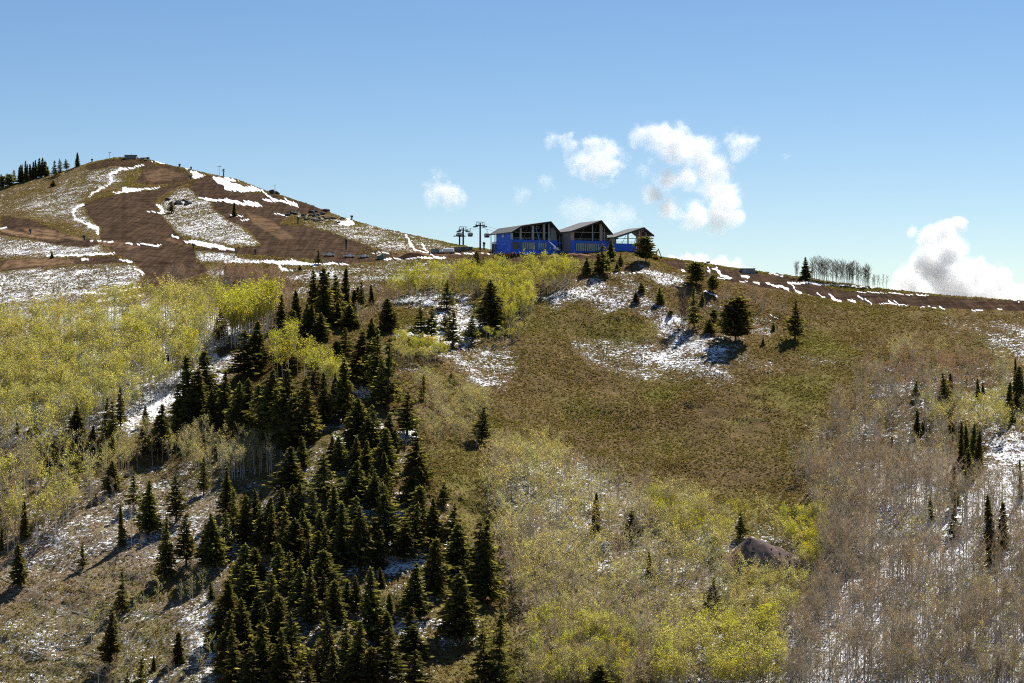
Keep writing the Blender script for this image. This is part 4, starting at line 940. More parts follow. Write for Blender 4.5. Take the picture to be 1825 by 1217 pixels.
# ------------------------------------------------------------------ low brush: sagebrush and scrub covering the open ground
R = np.random.default_rng(99)
def shrub_template(seed):
    r = np.random.default_rng(seed); n = 9
    az = r.random(n) * 6.28; el = r.random(n) ** 0.7
    d = np.stack([np.cos(az) * (1 - .5 * el), np.sin(az) * (1 - .5 * el), 0.25 + 0.75 * el], -1)
    c = d * (0.45 + 0.25 * r.random((n, 1))) * [1, 1, 0.75]
    return leaf_quads(c, 0.62 * (0.7 + .6 * r.random(n)), r, 0.75, d + r.normal(size=(n, 3)) * .5).reshape(-1, 3)
ST = np.stack([shrub_template(i) for i in range(12)])
# candidate cells weighted by true ground area
cu = 0.25 * (UU[:-1, :-1] + UU[1:, :-1] + UU[:-1, 1:] + UU[1:, 1:]); 
ar = np.abs((XX[1:, :-1] - XX[:-1, :-1]) * (YY[:-1, :-1] - YY[:-1, 1:]))
vis = (cu > -20) & (cu < 1846) & (VV[:-1, :-1] < 1250)
bare = np.clip(dirt + 0.8 * tanm, 0, 1)[:-1, :-1]; sn = snow[:-1, :-1]; li = litter[:-1, :-1]
dens = ar * vis * (1 - bare) * np.clip(1.05 - 0.7 * sn - 0.45 * li, 0.16, 1) * (sn < 0.95) * np.clip((YY[:-1, :-1] / 900) ** -0.3, 0.3, 1.2)
dens = dens * np.clip(0.85 + 0.6 * fbm(XX[:-1, :-1] / 16, YY[:-1, :-1] / 16, 61, 3), 0.15, 2)
pw = dens.ravel() / dens.sum()
NS = 230000
ci = R.choice(len(pw), NS, p=pw)
i, j = np.unravel_index(ci, dens.shape)
fu, ft = R.random(NS), R.random(NS)
def bil(A): return A[i, j] * (1 - fu) * (1 - ft) + A[i + 1, j] * fu * (1 - ft) + A[i, j + 1] * (1 - fu) * ft + A[i + 1, j + 1] * fu * ft
sx, sy, sz = bil(XX), bil(YY), bil(ZZ)
gv = bil(green); lv = bil(litter)
pn = 0.5 * fbm(sx / 34, sy / 34, 41, 4) + 0.6 * (gv - 0.3)
w = np.clip(0.5 + pn * 1.15 + R.normal(size=NS) * 0.2, 0, 1)[:, None]
S_OL, S_BR, S_GR = np.array([0.165, 0.148, 0.036]), np.array([0.18, 0.126, 0.052]), np.array([0.19, 0.172, 0.10])
sc = S_BR * (1 - w) + S_OL * w
gm = (R.random(NS) < 0.08 + 0.5 * np.clip(fbm(sx / 50, sy / 50, 57, 3), 0, 1))[:, None]
sc = np.where(gm, 0.5 * sc + 0.5 * S_GR, sc) * (0.7 + 0.6 * R.random((NS, 1)))
size = (0.44 + 0.5 * R.random(NS) ** 2) * np.where(bil(snow) > 0.2, 0.8, 1.0)
az = R.random(NS) * 6.28
tm = ST[R.integers(12, size=NS)] * size[:, None, None]
ca, sa = np.cos(az)[:, None], np.sin(az)[:, None]
W = np.stack([tm[..., 0] * ca - tm[..., 1] * sa + sx[:, None], tm[..., 0] * sa + tm[..., 1] * ca + sy[:, None], tm[..., 2] * 0.85 + sz[:, None]], -1).astype(np.float32)
m = W.shape[1]
me = np_mesh('sagebrush', W.reshape(-1, 3), np.arange(NS * m).reshape(-1, 4), [M_SHRUB], colr=np.repeat(sc, m, 0))
tag(link('sagebrush', me), 'low olive and brown sagebrush covering the open hillside', 'brush', kind='stuff')

# ------------------------------------------------------------------ fallen logs
def logs(poly, n, phrase, grp, lr=(4, 10), ang=(0.2, 0.6)):
    pa = np.array(poly, float); lo, hi = pa.min(0), pa.max(0); k = 0
    while k < n:
        p = lo + R.random(2) * (hi - lo)
        if not in_poly(p[0], p[1], poly): continue
        k += 1
        g = G(p[0], p[1]); L = lr[0] + (lr[1] - lr[0]) * R.random()
        a = (ang[0] + (ang[1] - ang[0]) * R.random()) * R.choice([-1, 1]) + R.normal() * 0.2
        du = L * 0.8 * F / g[1]
        e = G(p[0] + du * cos(a), p[1] - du * sin(a) * 0.55)
        mb = MB()
        q0 = np.array([0, 0, 0.25]); q1 = (e - g) + [0, 0, 0.35 + 0.5 * R.random()]
        mb.tube([q0, (q0 + q1) / 2 + R.normal(size=3) * 0.12, q1], [0.17, 0.13, 0.06], 6)
        for t in (0.45, 0.7):
            b0 = q0 + (q1 - q0) * t
            mb.tube([b0, b0 + R.normal(size=3) * 0.5 + [0, 0, 0.5]], [0.05, 0.02], 4)
        o = mb.build('fallen_log', M_DEAD); o.location = g
        tag(o, f'bleached dead log lying {phrase}', 'log', grp)
logs([(0, 940), (200, 920), (330, 860), (400, 980), (200, 1060), (0, 1060)], 20, 'on the open left slope', 'logs on the open left slope')
logs([(0, 1070), (200, 1060), (350, 1100), (340, 1200), (0, 1210)], 22, 'low on the left slope', 'logs low on the left slope')
logs([(1380, 790), (1560, 760), (1640, 850), (1460, 900), (1380, 870)], 18, 'in the leafless belt right of the bowl', 'logs right of the bowl')
logs([(1720, 860), (1820, 850), (1825, 960), (1740, 960)], 6, 'on the right hand snow', 'logs on the right hand snow')
logs([(1380, 1130), (1480, 1120), (1480, 1200), (1390, 1210)], 6, 'on the snow at the bottom right of centre', 'logs on the bottom snow')
# ------------------------------------------------------------------ man-made things
M_BLUE = simple('blue_weather_wrap', (0.04, 0.155, 0.74), 0.55, var=0.10, scale=0.4)
M_BLUE2 = simple('blue_machine_paint', (0.05, 0.22, 0.55), 0.4)
M_ROOF = simple('grey_roof_sheathing', (0.095, 0.09, 0.09), 0.75, var=0.22, scale=0.35)
M_FASCIA = simple('dark_timber_fascia', (0.045, 0.042, 0.042), 0.7)
M_STEEL = simple('galvanised_steel', (0.36, 0.37, 0.38), 0.5, metal=0.3)
M_DSTEEL = simple('dark_green_steel', (0.045, 0.06, 0.06), 0.5)
M_STUD = simple('wall_studs_and_sheathing', (0.42, 0.37, 0.29), 0.8, var=0.2)
M_DARKIN = simple('interior_shade', (0.035, 0.033, 0.034), 0.9)  # near-black colour stands in for the shade inside open rooms
M_CONC = simple('concrete_slab', (0.42, 0.41, 0.39), 0.85)
M_GLASS = simple('greenish_glazing', (0.30, 0.38, 0.33), 0.25, spec=0.5)
M_WFRAME = simple('pale_window_frame', (0.62, 0.64, 0.62), 0.5)
M_WHITE = simple('white_vehicle_paint', (0.88, 0.88, 0.88), 0.3, var=0.04, spec=0.5)
M_TYRE = simple('black_rubber', (0.02, 0.02, 0.02), 0.9)
M_DGLASS = simple('dark_glass', (0.02, 0.025, 0.03), 0.1, spec=0.6)
M_YELLOW = simple('yellow_machine_paint', (0.62, 0.36, 0.03), 0.5)
M_ORANGE = simple('rusty_machine_paint', (0.30, 0.10, 0.03), 0.6)
M_ROCK = simple('dark_rock', (0.055, 0.05, 0.048), 0.95, var=0.4, scale=1.2, bump=0.6)
M_GRAVEL = simple('dark_gravel', (0.15, 0.115, 0.10), 0.95, var=0.7, scale=0.9, bump=1.0, spec=0.0)
M_SOIL = simple('fresh_orange_soil', (0.26, 0.12, 0.055), 0.95, var=0.25, scale=0.6, bump=0.6)
M_GREEN = simple('green_painted_boards', (0.06, 0.16, 0.11), 0.7)
M_SNOWY = simple('snow_cover', (0.85, 0.86, 0.88), 0.8, var=0.03)
M_GREYW = simple('grey_block_wall', (0.26, 0.26, 0.27), 0.85)
M_RED = simple('red_machine_paint', (0.5, 0.06, 0.03), 0.5)

# --- the lodge under construction: three gabled halls stepping along the crest
LROT = radians(25)
def lodge_hall(u, vb, Y, W, D, prof, zl, windows, columns, name, label, extras):
    o = empty('lodge_hall', P(u, vb, Y), LROT, label, 'lodge', 'halls of the blue lodge')
    top = prof
    th = 0.5
    rb = MB(); rb.prism(list(top) + [(x, z - th) for x, z in reversed(top)], -2.2, D + 1.0)
    roof = rb.build('roof', M_ROOF, o)
    fb = MB(); fb.prism([(x, z + 0.05) for x, z in top] + [(x, z - th - 0.35) for x, z in reversed(top)], -2.45, -2.205)
    fb.build('fascia', M_FASCIA, roof)
    # rafters carrying the front overhang
    for f in (0.25, 0.5, 0.75):
        for (x0, z0), (x1, z1) in zip(top[:-1], top[1:]):
            x, z = x0 + (x1 - x0) * f, z0 + (z1 - z0) * f - th - 0.26
            b = MB(); b.box((x, 2.0, z), (0.3, 8.0, 0.5)); b.build('rafter', M_FASCIA, roof)
    x0, x1 = 1.0, W - 1.2
    lw = MB(); lw.box(((x0 + x1) / 2, 0.2, zl / 2 - 2), (x1 - x0, 0.4, zl + 4)); wall = lw.build('lower_wall', M_BLUE, o)
    b = MB(); b.box(((x0 + x1) / 2, 0.196, zl + 0.16), (x1 - x0 + 0.5, 0.7, 0.30)); b.build('wall_band', M_BLUE, wall)
    b = MB(); b.box(((x0 + x1) / 2, D / 2 + 0.5, zl - 0.2), (x1 - x0 - 0.4, D - 1.5, 0.35)); b.build('floor_slab', M_CONC, o)
    xg = [w_[0] for w_ in windows if w_[3] == 'w']; hg = windows[-1][2]
    grp_ = [[xg[0]]]
    for q in xg[1:]:
        if q - grp_[-1][-1] < 1.6: grp_[-1].append(q)
        else: grp_.append([q])
    for gx in grp_:
        b = MB(); b.box(((gx[0] + gx[-1]) / 2, -0.008, 0.55 + hg / 2), (gx[-1] - gx[0] + 1.5, 0.016, hg + 0.3)); b.build('dark_window_backing', M_DARKIN, o)  # thin dark sheet on the wall, shade between the windows put in as colour
    for xw, ww, hh, kind in windows:
        z0 = 0.55
        if kind == 'stud':
            b = MB(); b.box((xw, -0.03, z0 + hh / 2), (ww, 0.06, hh)); s = b.build('dark_stud_backing', M_DARKIN, o)  # dark sheet on the closed wall paints the gloom behind the studs
            b = MB()
            for q in np.arange(-ww / 2 + 0.1, ww / 2, 0.42): b.box((xw + q, -0.085, z0 + hh / 2), (0.13, 0.05, hh))
            b.build('stud', M_STUD, s)
        else:
            b = MB()
            for sx in (-1, 1): b.box((xw + sx * (ww / 2 - 0.05), -0.05, z0 + hh / 2), (0.10, 0.10, hh))
            for sz in (0, 1): b.box((xw, -0.05, z0 + 0.05 + sz * (hh - 0.1)), (ww - 0.2, 0.10, 0.10))
            fr = b.build('window', M_WFRAME, o)
            b = MB(); b.box((xw, -0.035, z0 + hh / 2), (ww - 0.2, 0.03, hh - 0.2)); b.build('pane', M_GLASS, fr)
    rz = lambda x: float(np.interp(x, [p[0] for p in top], [p[1] for p in top])) - th - 0.02
    for xc, wc, mt in columns:
        b = MB(); z1 = rz(xc) - 0.15; b.box((xc, 0.3, (zl + 0.32 + z1) / 2), (wc, 0.5, z1 - zl - 0.32)); b.build('column', mt, o)
    # open upper floor: back wall coloured as interior gloom, and side walls
    if extras.get('back', True):
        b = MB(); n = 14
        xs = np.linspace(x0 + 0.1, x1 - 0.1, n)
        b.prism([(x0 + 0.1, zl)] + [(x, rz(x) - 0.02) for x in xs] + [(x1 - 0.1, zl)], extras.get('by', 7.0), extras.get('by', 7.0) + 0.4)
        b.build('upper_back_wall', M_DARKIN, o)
    zr = min(rz(x1 - 0.3), rz(x1)); b = MB(); b.box((x1 - 0.15, D / 2 + 0.6, (zl + zr) / 2 - 3), (0.3, D - 2, zr - zl + 6)); b.build('right_wall', M_STUD if extras.get('tan') else M_GREYW, o)
    zL = min(rz(x0), rz(x0 + 0.5)) - 0.05
    b = MB(); y0, y1 = extras.get('ly0', 0.6), extras.get('ly1', D - 3); b.box((x0 + 0.15, (y0 + y1) / 2, zL / 2 - 2), (0.3, y1 - y0, zL + 4)); sw = b.build('left_wall', extras.get('lmat', M_BLUE), o)
    if extras.get('lwin'):
        b = MB(); b.box((x0 - 0.03, (y0 * .45 + y1 * .55), zL - 1.5), (0.08, 2.2, 1.5)); b.build('window', M_WFRAME, o)
    b = MB(); b.box(((x0 + x1) / 2, D - 0.6, 1), (x1 - x0, 0.4, 6 + zl * 0.2)); b.build('rear_wall', M_GREYW, o)
    # timber framing of the open gable
    b = MB()
    for fx in np.linspace(0.12, 0.88, 6):
        x = x0 + (x1 - x0) * fx; z1 = rz(x) - 0.05
        if z1 - zl > 2.6: b.box((x, 1.2, z1 - 0.5), (0.16, 0.2, 1.0))
    zt = min(rz(x0 + 0.8), rz(x1 - 0.8)) - 0.4
    b.box(((x0 + x1) / 2, 1.2, zt), (x1 - x0 - 0.8, 0.22, 0.3))
    b.build('tie_beam', M_STUD, o)
    for sx in (0.33, 0.66):
        xa = x0 + (x1 - x0) * sx; b = MB(); b.tube([(xa, 4.5, zl + 0.4), (xa + 3.0, 4.5, rz(xa + 3.0) - 0.3)], 0.13, 4); b.build('brace', M_STUD, o)
    # railing along the open edge
    b = MB()
    b.box(((x0 + x1) / 2, -0.04, zl + 1.35), (x1 - x0, 0.07, 0.09)); b.box(((x0 + x1) / 2, -0.04, zl + 0.85), (x1 - x0, 0.05, 0.06))
    for x in np.arange(x0 + 0.3, x1, 2.0): b.box((x, -0.04, zl + 0.82), (0.08, 0.08, 0.95))
    b.build('railing', M_STEEL, o)
    if extras.get('posts'):
        for px, py in extras['posts']:
            b = MB(); z1 = rz(max(px, 0.05)); b.box((px, py, z1 / 2 - 1.5), (0.35, 0.35, z1 + 3)); b.build('eave_post', M_STEEL, o)
    return o

wins1 = [(2.6 + 1.0, 4.2, 3.6, 'stud')] + [(7.6 + 1.25 * i, 0.85, 3.5, 'w') for i in range(6)] + [(16.6 + 1.25 * i, 0.85, 3.5, 'w') for i in range(4)]
lodge_hall(908.6, 445.5, 1050, 28.2, 25, [(0, 9.2), (5.6, 12.5), (22.4, 15.2), (28.2, 9.2)], 5.2, wins1,
           [(1.3, 1.0, M_WFRAME), (6.2, 1.1, M_STEEL), (13.2, 1.3, M_STEEL), (19.6, 1.2, M_STEEL), (22.4, 0.8, M_STEEL), (24.9, 3.2, M_GREYW)], 'hall', 'left hall of the blue lodge with a bent grey roof and open upper floor',
           {'lwin': True, 'posts': [(-0.0 + 0.3, 24), (0.3, 19)], 'ly1': 19})
wins2 = [(4.2 + 1.28 * i, 0.86, 3.9, 'w') for i in range(11)]
lodge_hall(1014.5, 448.5, 1056, 24.2, 22, [(0, 10.6), (17.6, 16.6), (24.2, 9.7)], 5.6, wins2,
           [(1.9, 2.0, M_STUD), (13.6, 0.5, M_STEEL), (18.6, 1.6, M_STUD), (20.6, 0.5, M_STEEL)], 'hall', 'middle hall of the blue lodge with the tallest peaked roof',
           {'by': 8.0, 'tan': True, 'lmat': M_GREYW})
wins3 = [(14.0 + 1.25 * i, 0.85, 3.0, 'w') for i in range(5)]
lodge_hall(1091.5, 449.5, 1062, 23.4, 15, [(0, 7.8), (17.4, 13.3), (23.4, 9.2)], 4.4, wins3,
           [(1.4, 0.5, M_STEEL), (9.3, 0.6, M_STEEL), (16.0, 0.9, M_STEEL), (20.0, 0.6, M_STEEL)], 'hall', 'right hall of the blue lodge, smallest, sky showing through its upper floor',
           {'back': False, 'lmat': M_STUD})
def connector(u, vb, Y, W, D, H, label, wall, low):
    o = empty('lodge_link', P(u, vb, Y), LROT, label, 'lodge link')
    b = MB(); b.box((W / 2, D / 2 + 0.2, H - 0.25), (W + 0.6, D, 0.5)); b.build('flat_roof', M_FASCIA, o)
    b = MB(); b.box((W / 2, 2.2, (low + H - 0.5) / 2), (W, 0.3, H - 0.5 - low)); b.build('upper_wall', wall, o)
    b = MB(); b.box((W / 2, 1.4, low / 2 - 2), (W, 0.4, low + 4)); lw = b.build('lower_wall', M_BLUE, o)
    b = MB(); b.box((W * 0.35, 1.17, 1.9), (W * 0.3, 0.06, 3.2)); b.build('dark_door_panel', M_DARKIN, lw)  # dark panel on the solid wall, coloured like an unlit door opening
    for x in (W * 0.08, W * 0.3, W * 0.55, W * 0.8):
        b = MB(); b.box((x, 0.8, (H - 0.5) / 2 - 1), (0.35, 0.35, H - 0.5 + 2)); b.build('column', M_STEEL, o)
    b = MB(); b.box((W / 2, 1.15, low + 1.1), (W, 0.06, 0.08)); b.box((W / 2, 1.15, low + 0.6), (W, 0.05, 0.06)); b.build('railing', M_STEEL, o)
connector(990.5, 446.5, 1063, 9.0, 9, 8.6, 'dark recessed link between the left and middle halls of the lodge', M_DARKIN, 4.6)
connector(1076, 449, 1068, 8.5, 9, 7.4, 'pale low link between the middle and right halls of the lodge', M_STUD, 4.0)

# the three halls and their links are one building
HALLS = [x for x in list(bpy.data.objects) if x.name.split('.')[0] in ('lodge_hall', 'lodge_link')]
lodge = empty('lodge', HALLS[0].location, LROT, 'blue wrapped lodge under construction with three peaked dark roofs on the crest', 'lodge')
for hl in HALLS:
    d = hl.location - lodge.location
    off = (d.x * cos(LROT) + d.y * sin(LROT), -d.x * sin(LROT) + d.y * cos(LROT), d.z)
    for ch in list(hl.children):
        ch.parent = lodge; ch.location = off
    bpy.data.objects.remove(hl)

# --- gondola lift
def lift_tower(u, vt, vb, Y, s, label, roty):
    base = P(u, vb, Y); H = (vb - vt) * Y / F
    o = empty('lift_tower', base, roty, label, 'lift tower', 'gondola lift towers')
    b = MB(); b.tube([(0, 0, -14), (0, 0, H * 0.5), (0, 0, H - 0.6)], [0.52, 0.46, 0.40], 10); b.build('mast', M_DSTEEL, o, True)
    w = s / 2
    b = MB(); b.box((0, 0, H - 2.0), (2 * w, 0.55, 0.55)); b.box((0, 0, H - 0.2), (1.8 * w, 0.3, 0.25))
    for x in (-0.85, -0.45, 0.45, 0.85): b.box((x * w, 0, H - 1.03), (0.14, 0.2, 1.4))
    b.build('crossarm', M_DSTEEL, o)
    for sx in (-1, 1):
        b = MB(); b.box((sx * w, 0, H - 2.5), (0.3, 5.0, 0.35))
        for y in np.linspace(-2.2, 2.2, 6): b.tube([(sx * w - 0.12, y, H - 2.72), (sx * w + 0.12, y, H - 2.72)], 0.26, 8)
        b.build('sheave_train', M_DSTEEL, o)
        b = MB(); b.box((sx * w * 0.95, 0, H - 1.5), (0.9, 1.4, 0.08)); b.build('catwalk', M_STEEL, o)
    return base + np.array([0, 0, H - 2.4]), H
TA, _ = lift_tower(855.8, 395, 446, 1080, 5.4, 'tall gondola tower nearest to the lodge', radians(28))
TB, _ = lift_tower(825.6, 403.5, 440, 1130, 5.4, 'middle gondola tower, left of the tall one', radians(28))
TC, _ = lift_tower(819.0, 412.5, 438.5, 1160, 4.6, 'shortest gondola tower, furthest left in the row', radians(40))
def cabin(u, v, Y, label):
    c = P(u, v, Y)
    o = empty('gondola_cabin', c, radians(28), label, 'gondola cabin', 'gondola cabins on the cable')
    b = MB(); b.box((0, 0, -0.75), (1.9, 1.9, 0.9), taper=1.08); b.box((0, 0, 0.85), (2.05, 2.05, 0.35), taper=0.72); b.build('body', M_DSTEEL, o)
    b = MB(); b.box((0, 0, 0.19), (2.0, 2.0, 0.96)); b.build('window_band', M_GLASS, o)
    b = MB()
    for sx in (-1, 1):
        for sy in (-1, 1): b.box((sx * 1.0, sy * 1.0, 0.19), (0.14, 0.14, 0.96))
    b.build('corner_post', M_DSTEEL, o)
    b = MB(); b.tube([(0, 0, 1.0), (0.25, 0, 2.0), (0, 0, 3.1)], 0.09, 6); b.box((0, 0, 3.15), (0.25, 0.9, 0.25)); b.build('hanger', M_DSTEEL, o)
    return c + np.array([0, 0, 3.2])
c1 = cabin(838.0, 417.6, 1108, 'grey gondola cabin hanging between the two taller lift towers')
c2 = cabin(867.8, 419.2, 1068, 'grey gondola cabin hanging between the tall tower and the lodge')
c3 = cabin(818.4, 417.8, 1146, 'gondola cabin in front of the shortest lift tower')
b = MB()
for k, pts in enumerate([[TC, c3, TB, c1, TA, c2, P(905, 420, 1062)], [TC + [2.4, 0, 0.1], TB + [3, 0, 0], TA + [3, 0, 0], P(912, 416, 1064)]]):
    b.tube(pts, 0.05, 4)
tag(b.build('lift_cable', M_DSTEEL), 'thin haul cable strung over the gondola towers to the lodge', 'cable')

# --- snowmaking guns, lift posts, summit buildings
def snow_gun(u, vt, vb, label, lean=0.0, grp='snow guns on the graded hill'):
    g = G(u, vb); H = max(2.0, (vb - vt) * g[1] / F)
    o = empty('snow_gun', g, random.random() * 6, label, 'snow gun', grp)
    b = MB(); b.tube([(0, 0, -0.6), (0, 0, H * 0.6)], 0.42, 8); b.build('mast', M_DSTEEL, o)
    b = MB(); b.tube([(-0.55, 0, H * 0.80), (0.55, 0, H * 0.90)], [0.75, 0.6], 10); b.build('fan_drum', M_DSTEEL, o)
    b = MB(); b.box((0, 0, H * 0.62), (1.3, 1.3, 0.35)); b.build('yoke', M_DSTEEL, o)
for a in [(320, 293, 297.5, 'dark snow gun on the summit skyline'), (340.5, 297.5, 303, 'snow gun on the skyline above the snow tongue'), (398.5, 300, 314, 'tallest snow gun on the skyline right of the summit'),
          (340, 313, 320, 'snow gun at the foot of the summit snow tongue'), (54, 408.5, 417, 'snow gun on the orange track at far left'), (150, 419, 428, 'snow gun where the orange track meets the brown run'),
          (345, 434, 443, 'snow gun at the bottom left of the scrub patch'), (455, 444, 453, 'snow gun above the long snow strip'), (531, 385.5, 399, 'snow gun at the foot of the dark rocks'),
          (617, 427, 444, 'tall snow gun above the parked pickups'), (627, 376.5, 384, 'snow gun on the skyline above the snowy brush'), (862.5, 431, 446, 'snow gun beside the tall gondola tower'), (164, 283.5, 287.5, 'small snow gun left of the brown summit')]:
    snow_gun(*a)
def tpost(u, vt, vb, wpx, label):
    g = G(u, vb); H = (vb - vt) * g[1] / F; w = wpx * g[1] / F
    o = empty('chairlift_post', g, 0.2, label, 'lift post', 'small lift posts')
    b = MB(); b.tube([(0, 0, -0.8), (0, 0, H)], 0.16, 6); b.build('pole', M_STEEL, o)
    b = MB(); b.box((0, 0, H), (w, 0.3, 0.3)); b.box((w * .4, 0, H + .3), (w * .25, 0.5, 0.4)); b.build('crossbar', M_STEEL, o)
tpost(195.5, 272, 282.5, 5, 'thin T shaped lift post left of the summit building')
tpost(390.5, 296.5, 313, 6, 'thin T shaped lift post beside the tallest snow gun')
tpost(490, 330.5, 350, 1.5, 'thin pole on the skyline right of the bulldozed notch')
g = G(233, 282)
o = empty('summit_shed', g, 0.1, 'low grey lift building on top of the brown summit', 'building')
b = MB(); b.box((0, 0, 0.8), (8.4, 3.5, 2.4)); b.build('wall', M_GREYW, o)
b = MB(); b.box((0, 0, 2.18), (9.4, 4.4, 0.35)); b.build('roof', M_DSTEEL, o)
for x in (-2.4, 0.2, 2.6):
    b = MB(); b.box((x, -1.78, 1.1), (1.3, 0.06, 0.9)); b.build('window', M_DGLASS, o)
b = MB(); b.tube([(0.5, 0, 2.2), (0.5, 0, 3.6)], 0.12, 5); b.build('vent_pipe', M_STEEL, o)
g = G(258, 285)
o = empty('lift_return_station', g, -0.2, 'dark little lift station right of the summit building', 'building')
b = MB(); b.box((0, 0, 1.4), (6.4, 1.6, 0.7)); b.box((2.6, 0, 1.3), (1.6, 2.0, 1.4)); b.build('housing', M_DSTEEL, o)
b = MB(); b.box((-1.8, 0, 0.4), (0.4, 0.4, 1.8)); b.box((2.4, 0, 0.2), (0.5, 0.5, 1.6)); b.build('leg', M_STEEL, o)
g = G(1332, 486)
o = empty('utility_building', g, 0.15, 'flat grey utility building on the right skyline', 'building')
b = MB(); b.box((0, 0, 0.6), (7.0, 4.0, 2.8)); b.build('wall', M_GREYW, o)
b = MB(); b.box((0, 0, 2.12), (7.5, 4.5, 0.22)); b.build('roof', M_STUD, o)
b = MB(); b.box((-1.8, -2.03, 0.9), (0.9, 0.06, 1.7)); b.build('door', M_CONC, o)
b = MB(); b.box((4.4, 0.4, -0.1), (2.0, 3, 1.6)); b.build('lean_to', M_DSTEEL, o)
g = G(1262, 472)
o = empty('site_sign', g, 0.0, 'small dark sign board on two posts at the crest', 'sign')
b = MB(); b.box((0, 0, 1.35), (1.9, 0.08, 0.9)); b.build('board', M_GREYW, o)
for x in (-0.7, 0.7):
    b = MB(); b.box((x, 0.1, 0.4), (0.1, 0.1, 1.9)); b.build('post', M_STEEL, o)

# --- vehicles
def wheels(o, xs, y, r, wd, name='wheel'):
    for x in xs:
        for sy in (-1, 1):
            b = MB(); b.tube([(x, sy * y - wd / 2, r), (x, sy * y + wd / 2, r)], r, 14); wo = b.build(name, M_TYRE, o)
            b = MB(); b.tube([(x, sy * (y + wd / 2 + 0.01) - 0.02, r), (x, sy * (y + wd / 2 + 0.01) + 0.02, r)], r * 0.55, 10); b.build('rim', M_STEEL, wo)
def pickup(u, v, rz, L, label):
    o = empty('pickup_truck', G(u, v), rz, label, 'pickup truck', 'white pickups parked on the road')
    k = L / 5.8
    b = MB()
    b.prism([(-2.9 * k, 0.55), (2.85 * k, 0.55), (2.9 * k, 0.95), (2.75 * k, 1.18), (1.2 * k, 1.25), (-0.75 * k, 1.25), (-0.8 * k, 1.22), (-2.9 * k, 1.2)], -0.98, 0.98); b.build('body', M_WHITE, o)
    b = MB(); b.prism([(-0.72 * k, 1.252), (1.25 * k, 1.252), (0.75 * k, 1.86), (-0.55 * k, 1.9)], -0.86, 0.86); cab = b.build('cab', M_WHITE, o)
    for sy in (-1, 1):
        b = MB(); b.prism([(-0.45 * k, 1.46), (0.16 * k, 1.46), (0.14 * k, 1.74), (-0.38 * k, 1.75)], sy * 0.875 - 0.012, sy * 0.875 + 0.012); b.build('side_window', M_DGLASS, cab)
        b = MB(); b.prism([(0.30 * k, 1.46), (0.88 * k, 1.46), (0.66 * k, 1.72), (0.28 * k, 1.74)], sy * 0.875 - 0.012, sy * 0.875 + 0.012); b.build('side_window', M_DGLASS, cab)
    b = MB(); b.box((-1.8 * k, 0, 1.225), (1.8 * k, 1.6, 0.06)); b.build('bed', M_TYRE, o)
    b = MB(); b.box((2.93 * k, 0, 0.6), (0.14, 1.9, 0.25)); b.build('bumper', M_STEEL, o)
    for sy in (-1, 1):
        b = MB(); b.box((2.86 * k, sy * 0.72, 0.98), (0.1, 0.34, 0.18)); b.build('headlight', M_WFRAME, o)
    wheels(o, (-1.85 * k, 1.8 * k), 0.86, 0.42, 0.28)
pickup(587, 456.3, 0.1, 6.0, 'leftmost white pickup parked on the road below the brown run')
pickup(622, 458.6, 0.05, 5.9, 'middle white pickup in the row of three on the road')
pickup(648.5, 459.4, 0.0, 5.2, 'rightmost and smallest white pickup on the road')
g = G(801, 452)
o = empty('tank_truck', g, -0.08, 'white tank truck parked left of the gondola towers', 'truck')
b = MB(); b.tube([(-3.4, 0, 1.75), (-3.2, 0, 1.75), (2.0, 0, 1.75), (2.2, 0, 1.75)], [0.8, 1.1, 1.1, 0.8], 14); b.build('tank', M_WHITE, o, False)
b = MB(); b.box((-0.4, 0, 0.72), (6.6, 1.6, 0.25)); b.build('chassis', M_TYRE, o)
b = MB(); b.box((-3.9 - 0.55, 0, 1.5), (1.6, 2.1, 1.7), taper=0.9); cab = b.build('cab', M_WHITE, o)
b = MB(); b.box((-5.2, 0, 1.85), (0.06, 1.7, 0.7)); b.build('windscreen', M_DGLASS, cab)
wheels(o, (-4.3, 0.6, 1.8), 0.9, 0.5, 0.3)
for u, v, s, lab in [(776, 451, (4.6, 2.4, 2.2), 'grey site container left of the tank truck'), (826, 447, (9.5, 2.6, 1.9), 'long dark site container below the gondola towers')]:
    o = empty('site_container', G(u, v), 0.05, lab, 'container')
    b = MB(); b.box((0, 0, s[2] / 2 - 0.1), s); b.build('box', M_GREYW if u < 800 else M_DSTEEL, o)
    b = MB()
    for x in np.arange(-s[0] / 2 + 0.3, s[0] / 2, 0.6): b.box((x, -s[1] / 2 - 0.03, s[2] / 2), (0.18, 0.06, s[2] * 0.86))
    b.build('rib', M_GREYW, o)
    b = MB(); b.box((0, 0, s[2] + 0.0), (s[0] + 0.1, s[1] + 0.1, 0.12)); b.build('roof', M_DSTEEL, o)
g = G(679, 461)
o = empty('green_shed', g, 0.5, 'small green shed with a pale pitched roof beside the road', 'shed')
b = MB(); b.prism([(-1.5, -0.4), (1.5, -0.4), (1.5, 1.5), (0, 2.5), (-1.5, 1.5)], -1.4, 1.4); b.build('wall', M_GREEN, o)
b = MB(); b.prism([(-1.8, 1.36), (0, 2.56), (1.8, 1.36), (1.8, 1.5), (0, 2.72), (-1.8, 1.5)], -1.7, 1.7); b.build('roof', M_STUD, o)
b = MB(); b.box((0.2, -1.43, 0.55), (0.8, 0.06, 1.6)); b.build('door', M_DSTEEL, o)

